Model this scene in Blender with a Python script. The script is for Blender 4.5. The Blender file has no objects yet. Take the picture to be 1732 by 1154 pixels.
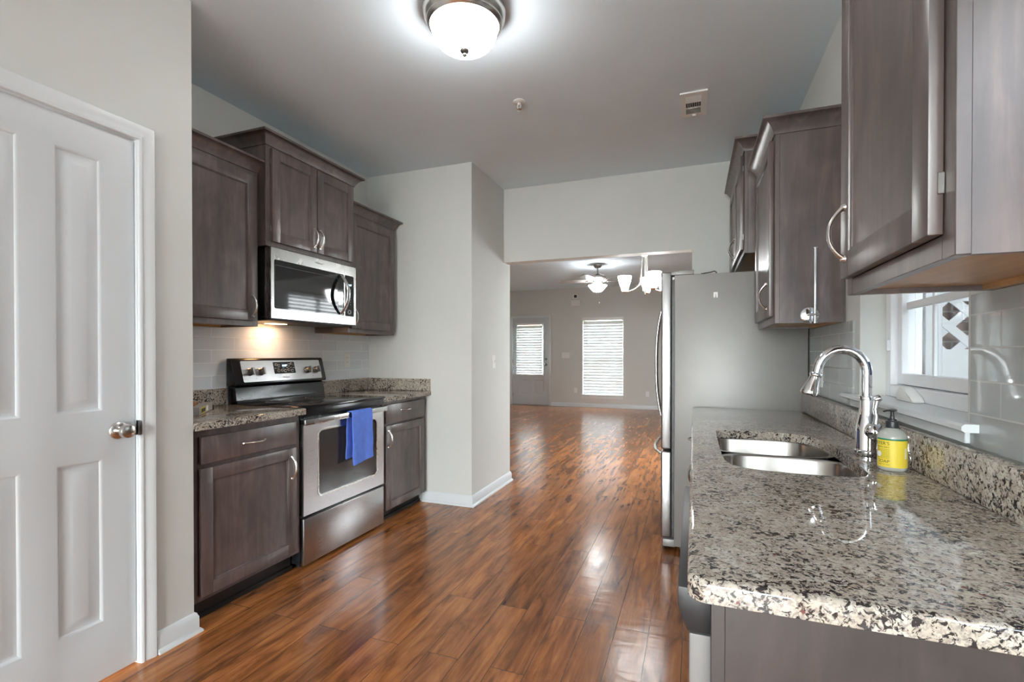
import bpy, bmesh, math, random
from mathutils import Vector, Matrix
PI = math.pi
random.seed(7)
SC = bpy.context.scene
COL = SC.collection

# ------------------------------------------------------------------ camera
cam_d = bpy.data.cameras.new('camera')
cam = bpy.data.objects.new('camera', cam_d)
COL.objects.link(cam)
cam_d.sensor_width = 36.0
cam_d.lens = 821.13 / 1732 * 36
cam_d.shift_y = 28.08 / 1732
cam_d.clip_start = 0.02
cam_d.clip_end = 200
cam.location = (0, 0, 1.216)
cam.rotation_euler = (math.radians(90 - 0.41), 0, math.radians(20.53))
SC.camera = cam

# ------------------------------------------------------------------ world, exposure
SC.view_settings.view_transform = 'Standard'
SC.view_settings.look = 'None'
SC.view_settings.exposure = 2.0
SC.view_settings.gamma = 1.0
SC.view_settings.use_curve_mapping = False
SC.cycles.use_denoising = True
SC.cycles.max_bounces = 10
SC.cycles.diffuse_bounces = 6
SC.cycles.glossy_bounces = 5
SC.cycles.transparent_max_bounces = 16
SC.cycles.caustics_reflective = False
SC.cycles.caustics_refractive = False
SC.cycles.sample_clamp_indirect = 6.0
SKY = 8.0
w = bpy.data.worlds.new('sky')
SC.world = w
w.use_nodes = True
nt = w.node_tree
nt.nodes.clear()
o_ = nt.nodes.new('ShaderNodeOutputWorld')
bg = nt.nodes.new('ShaderNodeBackground')
tc = nt.nodes.new('ShaderNodeTexCoord')
sx = nt.nodes.new('ShaderNodeSeparateXYZ')
rp = nt.nodes.new('ShaderNodeValToRGB')
rp.color_ramp.elements[0].position = 0.0
rp.color_ramp.elements[0].color = (1.0, 0.985, 0.965, 1)
rp.color_ramp.elements[1].position = 0.7
rp.color_ramp.elements[1].color = (0.90, 0.94, 1.0, 1)
nt.links.new(tc.outputs['Generated'], sx.inputs[0])
nt.links.new(sx.outputs[2], rp.inputs[0])
nt.links.new(rp.outputs[0], bg.inputs[0])
bg.inputs[1].default_value = SKY
nt.links.new(bg.outputs[0], o_.inputs[0])


def portal(name, loc, rot, sx_, sy_):
    """window opening marked as a sky portal (gives off no light of its own)"""
    d = bpy.data.lights.new(name, 'AREA')
    d.shape = 'RECTANGLE'
    d.size, d.size_y = sx_, sy_
    d.cycles.is_portal = True
    o = bpy.data.objects.new(name, d)
    COL.objects.link(o)
    o.location, o.rotation_euler = loc, rot
    return o


portal('daylight_portal', (-0.725, -4.42, 1.25), (PI / 2, 0, 0), 2.45, 2.4)
portal('daylight_portal', (0.82, 1.875, 1.57), (0, PI / 2, 0), 1.05, 0.8)
portal('daylight_portal', (0.82, -0.125, 1.575), (0, PI / 2, 0), 1.25, 1.25)
portal('daylight_portal', (0.82, 5.835, 1.35), (0, PI / 2, 0), 1.5, 1.33)
portal('daylight_portal', (-1.94, 11.23, 1.16), (-PI / 2, 0, 0), 0.95, 1.75)
portal('daylight_portal', (-3.67, 11.23, 1.34), (-PI / 2, 0, 0), 0.66, 1.25)

# ------------------------------------------------------------------ mesh helpers
W = {}


def box(bm, x0, x1, y0, y1, z0, z1, bev=0.0, seg=2):
    if x0 > x1: x0, x1 = x1, x0
    if y0 > y1: y0, y1 = y1, y0
    if z0 > z1: z0, z1 = z1, z0
    v = [bm.verts.new(p) for p in ((x0, y0, z0), (x1, y0, z0), (x1, y1, z0), (x0, y1, z0),
                                   (x0, y0, z1), (x1, y0, z1), (x1, y1, z1), (x0, y1, z1))]
    f = [bm.faces.new([v[i] for i in q]) for q in
         ((3, 2, 1, 0), (4, 5, 6, 7), (0, 1, 5, 4), (1, 2, 6, 5), (2, 3, 7, 6), (3, 0, 4, 7))]
    if bev > 0:
        es = list({e for q in f for e in q.edges})
        bmesh.ops.bevel(bm, geom=es, offset=bev, segments=seg, affect='EDGES', profile=0.5)
    return f


def basis(d):
    d = Vector(d).normalized()
    up = Vector((0, 0, 1)) if abs(d.z) < 0.95 else Vector((1, 0, 0))
    a = d.cross(up).normalized()
    return a, a.cross(d).normalized()


def lathe(bm, prof, origin=(0, 0, 0), axis=(0, 0, 1), n=32, cap=True):
    """prof: list of (radius, height along axis)"""
    o = Vector(origin); ax = Vector(axis).normalized(); a, b = basis(ax)
    rings = []
    for r, h in prof:
        c = o + ax * h
        if r < 1e-6:
            rings.append([bm.verts.new(c)])
        else:
            rings.append([bm.verts.new(c + (a * math.cos(t) + b * math.sin(t)) * r)
                          for t in (2 * PI * i / n for i in range(n))])
    for p, q in zip(rings, rings[1:]):
        if len(p) == 1 and len(q) == 1: continue
        if len(p) == 1:
            for i in range(n): bm.faces.new((p[0], q[i], q[(i + 1) % n]))
        elif len(q) == 1:
            for i in range(n): bm.faces.new((p[i], p[(i + 1) % n], q[0]))
        else:
            for i in range(n): bm.faces.new((p[i], p[(i + 1) % n], q[(i + 1) % n], q[i]))
    if cap:
        for r in (rings[0], rings[-1]):
            if len(r) > 1:
                try: bm.faces.new(r)
                except ValueError: pass


def tube(bm, pts, r, n=12, flat=1.0, ref=None):
    """swept tube; r number or list, flat squashes the second axis"""
    P = [Vector(p) for p in pts]
    R = r if isinstance(r, (list, tuple)) else [r] * len(P)
    T = []
    for i in range(len(P)):
        T.append((P[min(i + 1, len(P) - 1)] - P[max(i - 1, 0)]).normalized())
    a, b = basis(T[0])
    if ref is not None:
        a = (Vector(ref) - T[0] * T[0].dot(Vector(ref))).normalized(); b = a.cross(T[0]).normalized()
    rings = []
    for i, p in enumerate(P):
        if i:
            a = (a - T[i] * a.dot(T[i])).normalized(); b = a.cross(T[i]).normalized()
        rings.append([bm.verts.new(p + (a * math.cos(t) + b * math.sin(t) * flat) * R[i])
                      for t in (2 * PI * k / n for k in range(n))])
    for p, q in zip(rings, rings[1:]):
        for i in range(n): bm.faces.new((p[i], p[(i + 1) % n], q[(i + 1) % n], q[i]))
    bm.faces.new(rings[0]); bm.faces.new(rings[-1])


def prism(bm, poly, axis, a0, a1, bev=0.0):
    def m(p, a):
        return {'X': (a, p[0], p[1]), 'Y': (p[0], a, p[1]), 'Z': (p[0], p[1], a)}[axis]
    A = [bm.verts.new(m(p, a0)) for p in poly]
    B = [bm.verts.new(m(p, a1)) for p in poly]
    n = len(poly)
    fs = [bm.faces.new(A), bm.faces.new(list(reversed(B)))]
    for i in range(n): fs.append(bm.faces.new((A[i], A[(i + 1) % n], B[(i + 1) % n], B[i])))
    if bev:
        bmesh.ops.bevel(bm, geom=list({e for f in fs for e in f.edges}), offset=bev, segments=2, affect='EDGES', profile=0.5)


def rrect(x0, x1, y0, y1, r, n=5):
    out = []
    for cx, cy, a in ((x1 - r, y1 - r, 0), (x0 + r, y1 - r, 90), (x0 + r, y0 + r, 180), (x1 - r, y0 + r, 270)):
        for k in range(n + 1):
            t = math.radians(a + 90 * k / n)
            out.append((cx + r * math.cos(t), cy + r * math.sin(t)))
    return out


def plate(bm, outer, inner, axis, a0, a1):
    """flat plate with a hole: outer and inner are 2D loops"""
    def m(p, a):
        return {'X': (a, p[0], p[1]), 'Y': (p[0], a, p[1]), 'Z': (p[0], p[1], a)}[axis]
    caps = []
    for a in (a0, a1):
        lo = [bm.verts.new(m(p, a)) for p in outer]
        li = [bm.verts.new(m(p, a)) for p in inner]
        es = [bm.edges.new((l[i], l[(i + 1) % len(l)])) for l in (lo, li) for i in range(len(l))]
        bmesh.ops.triangle_fill(bm, use_beauty=True, use_dissolve=False, edges=es)
        caps.append((lo, li))
    for k in (0, 1):
        A, B = caps[0][k], caps[1][k]
        for i in range(len(A)):
            bm.faces.new((A[i], A[(i + 1) % len(A)], B[(i + 1) % len(A)], B[i]))
    return caps


def finish(bm, name, smooth=True):
    bmesh.ops.recalc_face_normals(bm, faces=bm.faces)
    if smooth:
        for f in bm.faces: f.smooth = True
        for e in bm.edges:
            if len(e.link_faces) != 2 or e.calc_face_angle(0) > math.radians(38): e.smooth = False
    me = bpy.data.meshes.new(name)
    bm.to_mesh(me); bm.free()
    return me


def obj(name, bm, mat, parent=None, label=None, loc=None, smooth=True):
    if loc is None and parent is None:
        xs = [v.co.x for v in bm.verts]; ys = [v.co.y for v in bm.verts]; zs = [v.co.z for v in bm.verts]
        loc = Vector(((min(xs) + max(xs)) / 2, (min(ys) + max(ys)) / 2, min(zs)))
    off = Vector(W[parent.name]) if parent else Vector(loc)
    bmesh.ops.translate(bm, verts=bm.verts, vec=-off)
    me = finish(bm, name, smooth)
    for mm in (mat if isinstance(mat, list) else [mat]): me.materials.append(mm)
    o = bpy.data.objects.new(name, me)
    COL.objects.link(o)
    if parent: o.parent = parent
    else: o.location = off
    W[o.name] = off
    if label: o['label'] = label
    return o


def thing(name, label, cat, loc, group=None):
    o = bpy.data.objects.new(name, None)
    o.empty_display_size = 0.05
    COL.objects.link(o); o.location = loc; W[o.name] = Vector(loc)
    o['label'] = label; o['category'] = cat
    if group: o['group'] = group
    return o


def solo(name, bm, mat, label, cat, group=None, smooth=True):
    o = obj(name, bm, mat, smooth=smooth)
    o['label'] = label; o['category'] = cat
    if group: o['group'] = group
    return o


def struct(name, bm, mat, label=None, parent=None, smooth=True):
    o = obj(name, bm, mat, parent, smooth=smooth)
    if not parent: o['kind'] = 'structure'
    if label: o['label'] = label
    return o


NB = bmesh.new


def text_bm(body, size, align='CENTER', extrude=0.0003):
    c = bpy.data.curves.new('lettering', 'FONT')
    c.body = body; c.size = size; c.align_x = align; c.align_y = 'CENTER'; c.extrude = extrude
    o = bpy.data.objects.new('lettering', c); COL.objects.link(o)
    dg = bpy.context.evaluated_depsgraph_get()
    me = bpy.data.meshes.new_from_object(o.evaluated_get(dg))
    bm = NB(); bm.from_mesh(me)
    bpy.data.objects.remove(o); bpy.data.curves.remove(c); bpy.data.meshes.remove(me)
    return bm


def text_on(body, size, center, right, up, mat, parent, name='lettering', label=None):
    bm = text_bm(body, size)
    r, u = Vector(right).normalized(), Vector(up).normalized(); n = r.cross(u)
    for v in bm.verts:
        v.co = Vector(center) + r * v.co.x + u * v.co.y + n * v.co.z
    return obj(name, bm, mat, parent, label, smooth=False)


# ------------------------------------------------------------------ materials
def new_mat(name):
    m = bpy.data.materials.new(name); m.use_nodes = True
    n = m.node_tree.nodes; b = n['Principled BSDF']
    return m, m.node_tree, b


def ramp(t, stops):
    r = t.nodes.new('ShaderNodeValToRGB')
    e = r.color_ramp.elements
    while len(e) > 1: e.remove(e[-1])
    e[0].position, e[0].color = stops[0][0], (*stops[0][1], 1)
    for p, c in stops[1:]:
        k = e.new(p); k.color = (*c, 1)
    return r


def noise(t, vec, scale, detail=3, rough=0.5, dist=0.0):
    n = t.nodes.new('ShaderNodeTexNoise')
    n.inputs['Scale'].default_value = scale; n.inputs['Detail'].default_value = detail
    n.inputs['Roughness'].default_value = rough; n.inputs['Distortion'].default_value = dist
    if vec: t.links.new(vec, n.inputs['Vector'])
    return n


def mapping(t, scale=(1, 1, 1), rot=(0, 0, 0), src='Object'):
    c = t.nodes.new('ShaderNodeTexCoord'); m = t.nodes.new('ShaderNodeMapping')
    m.inputs['Scale'].default_value = scale; m.inputs['Rotation'].default_value = rot
    t.links.new(c.outputs[src], m.inputs[0])
    return m.outputs[0]


def mix(t, fac, a, b, typ='MIX'):
    m = t.nodes.new('ShaderNodeMix'); m.data_type = 'RGBA'; m.blend_type = typ
    for i, x in ((0, fac), (6, a), (7, b)):
        if hasattr(x, 'links') or isinstance(x, bpy.types.NodeSocket): t.links.new(x, m.inputs[i])
        elif i == 0: m.inputs[0].default_value = x
        else: m.inputs[i].default_value = (*x, 1)
    return m.outputs[2]


def bump(t, b, h, strength, dist=0.01):
    n = t.nodes.new('ShaderNodeBump'); n.inputs['Strength'].default_value = strength
    n.inputs['Distance'].default_value = dist
    t.links.new(h, n.inputs['Height']); t.links.new(n.outputs[0], b.inputs['Normal'])
    return n


def plain(name, col, rough=0.5, metal=0.0, var=0.06, scale=8, bmp=0.0, bscale=200, spec=0.5, coat=0.0, stretch=(1, 1, 1)):
    m, t, b = new_mat(name)
    v = mapping(t, stretch)
    n = noise(t, v, scale, 4)
    lo = tuple(c * (1 - var) for c in col); hi = tuple(min(1, c * (1 + var)) for c in col)
    r = ramp(t, [(0.3, lo), (0.7, hi)])
    t.links.new(n.outputs[0], r.inputs[0]); t.links.new(r.outputs[0], b.inputs['Base Color'])
    b.inputs['Roughness'].default_value = rough; b.inputs['Metallic'].default_value = metal
    b.inputs['Specular IOR Level'].default_value = spec
    b.inputs['Coat Weight'].default_value = coat
    b.inputs['Coat Roughness'].default_value = 0.1
    if bmp:
        n2 = noise(t, v, bscale, 3); bump(t, b, n2.outputs[0], bmp, 0.002)
    return m


def emit(name, col, strength, base=(0.8, 0.8, 0.8)):
    m, t, b = new_mat(name)
    n = noise(t, mapping(t), 12, 2)
    r = ramp(t, [(0.2, tuple(c * 0.97 for c in col)), (0.8, col)])
    t.links.new(n.outputs[0], r.inputs[0]); t.links.new(r.outputs[0], b.inputs['Emission Color'])
    b.inputs['Base Color'].default_value = (*base, 1)
    b.inputs['Emission Strength'].default_value = strength
    b.inputs['Roughness'].default_value = 0.25
    return m


def glass(name, tint=(0.93, 0.97, 0.98), refl=0.08):
    m = bpy.data.materials.new(name); m.use_nodes = True
    t = m.node_tree; t.nodes.clear()
    out = t.nodes.new('ShaderNodeOutputMaterial'); mx = t.nodes.new('ShaderNodeMixShader')
    tr = t.nodes.new('ShaderNodeBsdfTransparent'); gl = t.nodes.new('ShaderNodeBsdfGlossy')
    lw = t.nodes.new('ShaderNodeFresnel'); lw.inputs[0].default_value = 1.45
    tr.inputs[0].default_value = (*tint, 1); gl.inputs['Roughness'].default_value = 0.02
    ge = t.nodes.new('ShaderNodeNewGeometry'); mu = t.nodes.new('ShaderNodeMath'); mu.operation = 'SUBTRACT'; mu.use_clamp = True
    t.links.new(lw.outputs[0], mu.inputs[0]); t.links.new(ge.outputs['Backfacing'], mu.inputs[1])
    t.links.new(mu.outputs[0], mx.inputs[0]); t.links.new(tr.outputs[0], mx.inputs[1])
    t.links.new(gl.outputs[0], mx.inputs[2]); t.links.new(mx.outputs[0], out.inputs[0])
    return m


def wood_floor():
    m, t, b = new_mat('floor_wood')
    co = t.nodes.new('ShaderNodeTexCoord')
    se = t.nodes.new('ShaderNodeSeparateXYZ'); t.links.new(co.outputs['Object'], se.inputs[0])
    cb = t.nodes.new('ShaderNodeCombineXYZ')
    t.links.new(se.outputs[1], cb.inputs[0]); t.links.new(se.outputs[0], cb.inputs[1])
    br = t.nodes.new('ShaderNodeTexBrick'); br.offset = 0.37; br.offset_frequency = 2
    br.inputs['Color1'].default_value = (0, 0, 0, 1); br.inputs['Color2'].default_value = (1, 1, 1, 1)
    br.inputs['Mortar'].default_value = (0.5, 0.5, 0.5, 1)
    br.inputs['Scale'].default_value = 1.0; br.inputs['Mortar Size'].default_value = 0.0012
    br.inputs['Mortar Smooth'].default_value = 0.2
    br.inputs['Brick Width'].default_value = 1.22; br.inputs['Row Height'].default_value = 0.139
    t.links.new(cb.outputs[0], br.inputs['Vector'])
    # shift the grain per plank
    ad = t.nodes.new('ShaderNodeVectorMath'); ad.operation = 'MULTIPLY_ADD'
    t.links.new(br.outputs['Color'], ad.inputs[0]); ad.inputs[1].default_value = (7, 3, 11)
    t.links.new(co.outputs['Object'], ad.inputs[2])
    mp = t.nodes.new('ShaderNodeMapping'); mp.inputs['Scale'].default_value = (26, 2.6, 1)
    t.links.new(ad.outputs[0], mp.inputs[0])
    g1 = noise(t, mp.outputs[0], 1.0, 6, 0.62, 0.6)
    mp2 = t.nodes.new('ShaderNodeMapping'); mp2.inputs['Scale'].default_value = (9, 2.4, 1)
    t.links.new(ad.outputs[0], mp2.inputs[0])
    g2 = noise(t, mp2.outputs[0], 1.0, 4, 0.6, 1.2)
    r1 = ramp(t, [(0.28, (0.115, 0.047, 0.021)), (0.44, (0.34, 0.128, 0.042)), (0.60, (0.50, 0.20, 0.066)), (0.8, (0.62, 0.29, 0.10))])
    t.links.new(g1.outputs[0], r1.inputs[0])
    r2 = ramp(t, [(0.28, (0.22, 0.20, 0.21)), (0.44, (0.75, 0.72, 0.70)), (0.60, (1, 1, 1))])
    t.links.new(g2.outputs[0], r2.inputs[0])
    c = mix(t, 0.85, r1.outputs[0], r2.outputs[0], 'MULTIPLY')
    r3 = ramp(t, [(0.0, (0.78, 0.74, 0.72)), (1.0, (1.15, 1.08, 1.0))])
    t.links.new(br.outputs['Color'], r3.inputs[0])
    c = mix(t, 1.0, c, r3.outputs[0], 'MULTIPLY')
    c = mix(t, br.outputs['Fac'], c, (0.02, 0.010, 0.006))
    t.links.new(c, b.inputs['Base Color'])
    rr = ramp(t, [(0.3, (0.24, 0.24, 0.24)), (0.7, (0.16, 0.16, 0.16))])
    t.links.new(g2.outputs[0], rr.inputs[0]); t.links.new(rr.outputs[0], b.inputs['Roughness'])
    # hand-scraped ripples across each plank
    mp3 = t.nodes.new('ShaderNodeMapping'); mp3.inputs['Scale'].default_value = (7, 26, 1)
    t.links.new(ad.outputs[0], mp3.inputs[0])
    g3 = noise(t, mp3.outputs[0], 1.0, 2, 0.4, 0.5)
    mm = t.nodes.new('ShaderNodeMath'); mm.operation = 'MULTIPLY_ADD'
    t.links.new(br.outputs['Fac'], mm.inputs[0]); mm.inputs[1].default_value = -1.2
    t.links.new(g3.outputs[0], mm.inputs[2])
    bump(t, b, mm.outputs[0], 0.20, 0.005)
    b.inputs['Specular IOR Level'].default_value = 0.5
    return m


def granite():
    m, t, b = new_mat('granite')
    v = mapping(t)
    n0 = noise(t, v, 9, 4, 0.6, 0.4)
    n1 = noise(t, v, 108, 4, 0.66, 0.8)
    n2 = noise(t, v, 150, 3, 0.6, 0.8)
    n3 = noise(t, v, 30, 5, 0.6, 1.0)
    base = ramp(t, [(0.35, (0.42, 0.355, 0.285)), (0.55, (0.53, 0.475, 0.40)), (0.7, (0.58, 0.57, 0.52))])
    t.links.new(n3.outputs[0], base.inputs[0])
    grey = ramp(t, [(0.46, (0, 0, 0)), (0.60, (0.75, 0.75, 0.75))])
    t.links.new(n2.outputs[0], grey.inputs[0])
    c = mix(t, grey.outputs[0], base.outputs[0], (0.26, 0.22, 0.20))
    # dark flecks gathered in drifts
    ad = t.nodes.new('ShaderNodeMath'); ad.operation = 'MULTIPLY_ADD'
    t.links.new(n0.outputs[0], ad.inputs[0]); ad.inputs[1].default_value = 0.35
    t.links.new(n1.outputs[0], ad.inputs[2])
    dk = ramp(t, [(0.705, (0, 0, 0)), (0.755, (1, 1, 1))])
    t.links.new(ad.outputs[0], dk.inputs[0])
    c = mix(t, dk.outputs[0], c, (0.030, 0.024, 0.024))
    vo = t.nodes.new('ShaderNodeTexVoronoi'); vo.inputs['Scale'].default_value = 26
    nd = noise(t, v, 70, 2); dv = t.nodes.new('ShaderNodeVectorMath'); dv.operation = 'MULTIPLY_ADD'
    t.links.new(nd.outputs['Color'], dv.inputs[0]); dv.inputs[1].default_value = (0.02, 0.02, 0.02); t.links.new(v, dv.inputs[2])
    t.links.new(dv.outputs[0], vo.inputs['Vector'])
    rd = ramp(t, [(0.06, (1, 1, 1)), (0.10, (0, 0, 0))])
    t.links.new(vo.outputs['Distance'], rd.inputs[0])
    c = mix(t, rd.outputs[0], c, (0.17, 0.06, 0.055))
    t.links.new(c, b.inputs['Base Color'])
    b.inputs['Roughness'].default_value = 0.035
    b.inputs['Specular IOR Level'].default_value = 0.5
    return m


def cabinet_wood(name='espresso_wood', k=3.1):
    m, t, b = new_mat(name)
    v = mapping(t, (16, 16, 1.6))
    n = noise(t, v, 1.6, 5, 0.6, 0.8)
    n2 = noise(t, mapping(t, (3, 3, 2)), 1.5, 3, 0.6, 1.5)
    r = ramp(t, [(0.25, (0.024 * k, 0.0185 * k, 0.0175 * k)), (0.55, (0.038 * k, 0.0295 * k, 0.028 * k)), (0.8, (0.060 * k, 0.043 * k, 0.039 * k))])
    t.links.new(n.outputs[0], r.inputs[0])
    r2 = ramp(t, [(0.3, (0.7, 0.7, 0.7)), (0.7, (1.30, 1.22, 1.20))])
    t.links.new(n2.outputs[0], r2.inputs[0])
    c = mix(t, 1.0, r.outputs[0], r2.outputs[0], 'MULTIPLY')
    t.links.new(c, b.inputs['Base Color'])
    b.inputs['Roughness'].default_value = 0.34
    b.inputs['Specular IOR Level'].default_value = 0.85
    bump(t, b, n.outputs[0], 0.05, 0.002)
    return m


def steel(name, col=(0.58, 0.57, 0.56), rough=0.28, stretch=(1, 1, 60), aniso=0.3):
    m, t, b = new_mat(name)
    n = noise(t, mapping(t, stretch), 14, 3)
    r = ramp(t, [(0.3, (rough * 0.9,) * 3), (0.7, (rough * 1.12,) * 3)])
    t.links.new(n.outputs[0], r.inputs[0]); t.links.new(r.outputs[0], b.inputs['Roughness'])
    r2 = ramp(t, [(0.3, tuple(c * 0.96 for c in col)), (0.7, col)])
    t.links.new(n.outputs[0], r2.inputs[0]); t.links.new(r2.outputs[0], b.inputs['Base Color'])
    b.inputs['Metallic'].default_value = 1.0
    return m


def tiles(name, col, rough, swap, mortar=(0.62, 0.62, 0.60), off=(0, 0)):
    """glass subway tile, 0.305 x 0.0762, laid on a wall that runs along Y"""
    m, t, b = new_mat(name)
    co = t.nodes.new('ShaderNodeTexCoord'); se = t.nodes.new('ShaderNodeSeparateXYZ')
    t.links.new(co.outputs['Object'], se.inputs[0])
    cb = t.nodes.new('ShaderNodeCombineXYZ')
    t.links.new(se.outputs[1], cb.inputs[0]); t.links.new(se.outputs[2], cb.inputs[1])
    mp = t.nodes.new('ShaderNodeMapping'); mp.inputs['Location'].default_value = (off[0], off[1], 0)
    t.links.new(cb.outputs[0], mp.inputs[0])
    br = t.nodes.new('ShaderNodeTexBrick'); br.offset = 0.5
    br.inputs['Color1'].default_value = (*[c * 0.94 for c in col], 1); br.inputs['Color2'].default_value = (*[min(1, c * 1.05) for c in col], 1)
    br.inputs['Mortar'].default_value = (*mortar, 1)
    br.inputs['Scale'].default_value = 1; br.inputs['Mortar Size'].default_value = 0.0021; br.inputs['Mortar Smooth'].default_value = 0.3
    br.inputs['Brick Width'].default_value = 0.305; br.inputs['Row Height'].default_value = 0.0762
    t.links.new(mp.outputs[0], br.inputs['Vector'])
    t.links.new(br.outputs['Color'], b.inputs['Base Color'])
    rr = ramp(t, [(0, (rough,) * 3), (1, (0.6,) * 3)])
    t.links.new(br.outputs['Fac'], rr.inputs[0]); t.links.new(rr.outputs[0], b.inputs['Roughness'])
    n = noise(t, mapping(t), 9, 2)
    mm = t.nodes.new('ShaderNodeMath'); mm.operation = 'MULTIPLY_ADD'
    t.links.new(br.outputs['Fac'], mm.inputs[0]); mm.inputs[1].default_value = -0.5
    sc = t.nodes.new('ShaderNodeMath'); sc.operation = 'MULTIPLY'; sc.inputs[1].default_value = 0.35
    t.links.new(n.outputs[0], sc.inputs[0]); t.links.new(sc.outputs[0], mm.inputs[2])
    bump(t, b, mm.outputs[0], 0.25, 0.004)
    return m


def bricks():
    m, t, b = new_mat('brick')
    co = t.nodes.new('ShaderNodeTexCoord'); se = t.nodes.new('ShaderNodeSeparateXYZ')
    t.links.new(co.outputs['Object'], se.inputs[0])
    cb = t.nodes.new('ShaderNodeCombineXYZ')
    t.links.new(se.outputs[0], cb.inputs[0]); t.links.new(se.outputs[2], cb.inputs[1])
    br = t.nodes.new('ShaderNodeTexBrick')
    br.inputs['Color1'].default_value = (0.33, 0.24, 0.21, 1); br.inputs['Color2'].default_value = (0.45, 0.36, 0.33, 1)
    br.inputs['Mortar'].default_value = (0.55, 0.53, 0.5, 1)
    br.inputs['Scale'].default_value = 1; br.inputs['Mortar Size'].default_value = 0.006
    br.inputs['Brick Width'].default_value = 0.2; br.inputs['Row Height'].default_value = 0.068
    t.links.new(cb.outputs[0], br.inputs['Vector']); t.links.new(br.outputs['Color'], b.inputs['Base Color'])
    b.inputs['Roughness'].default_value = 0.85
    return m


WALL = plain('wall_paint', (0.645, 0.65, 0.622), 0.6, var=0.015, scale=3, bmp=0.05, bscale=350, spec=0.3)
CEIL = plain('ceiling_paint', (0.77, 0.87, 0.94), 0.8, var=0.015, scale=3, bmp=0.06, bscale=300, spec=0.2)
TRIM = plain('white_trim_paint', (0.70, 0.73, 0.745), 0.35, var=0.01, scale=4)
DOORW = plain('white_door_paint', (0.62, 0.645, 0.665), 0.38, var=0.01, scale=4)
VINYL = plain('white_vinyl', (0.82, 0.83, 0.85), 0.3, var=0.01)
FLOOR = wood_floor()
GRAN = granite()
ESP = cabinet_wood()
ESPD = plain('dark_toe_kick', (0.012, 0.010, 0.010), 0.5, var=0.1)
RAWWOOD = plain('pale_cabinet_underside', (0.50, 0.29, 0.13), 0.42, var=0.12, scale=5, stretch=(8, 1, 1))
NICKEL = steel('satin_nickel', (0.70, 0.67, 0.64), 0.24, (1, 1, 1))
STEEL = steel('brushed_stainless', (0.54, 0.54, 0.55), 0.30, (1, 1, 60))
STEELH = steel('brushed_stainless_bright', (0.60, 0.60, 0.59), 0.26, (60, 1, 1))
DWST = plain('darkened_stainless', (0.17, 0.16, 0.155), 0.5, metal=0.3, var=0.03)  # stainless darkened to offset daylight on its exposed edge
FRST = steel('fridge_stainless', (0.36, 0.35, 0.345), 0.36, (1, 1, 60))  # darker copy of the stainless, offsetting daylight on the door edges
SINKST = steel('sink_steel', (0.45, 0.43, 0.41), 0.24, (40, 40, 1))
CHROME = steel('chrome', (0.86, 0.87, 0.90), 0.04, (1, 1, 1))
FRIDGESIDE = plain('grey_textured_metal', (0.27, 0.26, 0.25), 0.42, metal=0.25, var=0.03, bmp=0.12, bscale=420)
BLACKG = plain('black_glass', (0.010, 0.011, 0.013), 0.05, var=0.05)
BLACKP = plain('black_enamel', (0.016, 0.017, 0.019), 0.22, var=0.08)
BLACKM = plain('black_plastic', (0.022, 0.022, 0.024), 0.4, var=0.08)
DKNOB = steel('dark_nickel', (0.30, 0.29, 0.28), 0.3, (1, 1, 1))
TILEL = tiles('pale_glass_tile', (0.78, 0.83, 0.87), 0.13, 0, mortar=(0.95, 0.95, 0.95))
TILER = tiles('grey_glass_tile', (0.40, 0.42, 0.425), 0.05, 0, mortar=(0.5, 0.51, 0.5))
GLASS = glass('clear_glass')
OVENGL = plain('oven_window_glass', (0.045, 0.042, 0.042), 0.04, var=0.1)
WHITEP = plain('white_plastic', (0.82, 0.82, 0.80), 0.35, var=0.01)
TOWEL = plain('blue_cotton', (0.15, 0.27, 0.85), 0.9, var=0.10, scale=30, bmp=0.35, bscale=900, spec=0.1)
DOMEGL = emit('lit_frosted_glass', (1.0, 0.99, 0.975), 10.5)
SHADEGL = emit('lit_shade_glass', (0.98, 1.0, 1.0), 12.0)
WARMLAMP = emit('warm_cooktop_lamp', (1.0, 0.52, 0.22), 12.0)
BLUELED = emit('blue_display_digits', (0.20, 0.45, 1.0), 2.0)
PALELED = emit('pale_display_digits', (0.55, 0.75, 0.85), 0.7)
INK = plain('dark_printing', (0.02, 0.05, 0.03), 0.5)
GREYINK = plain('grey_printing', (0.12, 0.12, 0.12), 0.4)
WHITEINK = plain('white_printing', (0.75, 0.78, 0.82), 0.5)
YELLOW = plain('yellow_label', (0.80, 0.62, 0.06), 0.45, var=0.04)
GREENL = plain('green_label_band', (0.02, 0.20, 0.10), 0.45)
BRICK = bricks()
GRASS = plain('lawn', (0.16, 0.24, 0.07), 0.9, var=0.5, scale=20)
CONC = plain('grey_concrete', (0.26, 0.26, 0.25), 0.85, var=0.08, scale=6)
REDP = plain('red_brick_siding', (0.45, 0.20, 0.18), 0.7, var=0.2)
LEAF = plain('hedge_leaves', (0.10, 0.20, 0.05), 0.8, var=0.6, scale=30)
FANBL = plain('fan_blade_grey', (0.30, 0.28, 0.26), 0.35, var=0.1, scale=6)


def slat_mat():
    m, t, b = new_mat('white_blind_slats')
    n = noise(t, mapping(t), 5, 2); r = ramp(t, [(0.3, (0.84, 0.85, 0.86)), (0.7, (0.88, 0.89, 0.9))])
    t.links.new(n.outputs[0], r.inputs[0]); t.links.new(r.outputs[0], b.inputs['Base Color'])
    b.inputs['Roughness'].default_value = 0.45
    tr = t.nodes.new('ShaderNodeBsdfTranslucent'); tr.inputs[0].default_value = (0.85, 0.88, 0.92, 1)
    mx = t.nodes.new('ShaderNodeMixShader'); mx.inputs[0].default_value = 0.055
    out = t.nodes['Material Output']
    t.links.new(b.outputs[0], mx.inputs[1]); t.links.new(tr.outputs[0], mx.inputs[2]); t.links.new(mx.outputs[0], out.inputs[0])
    return m


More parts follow.
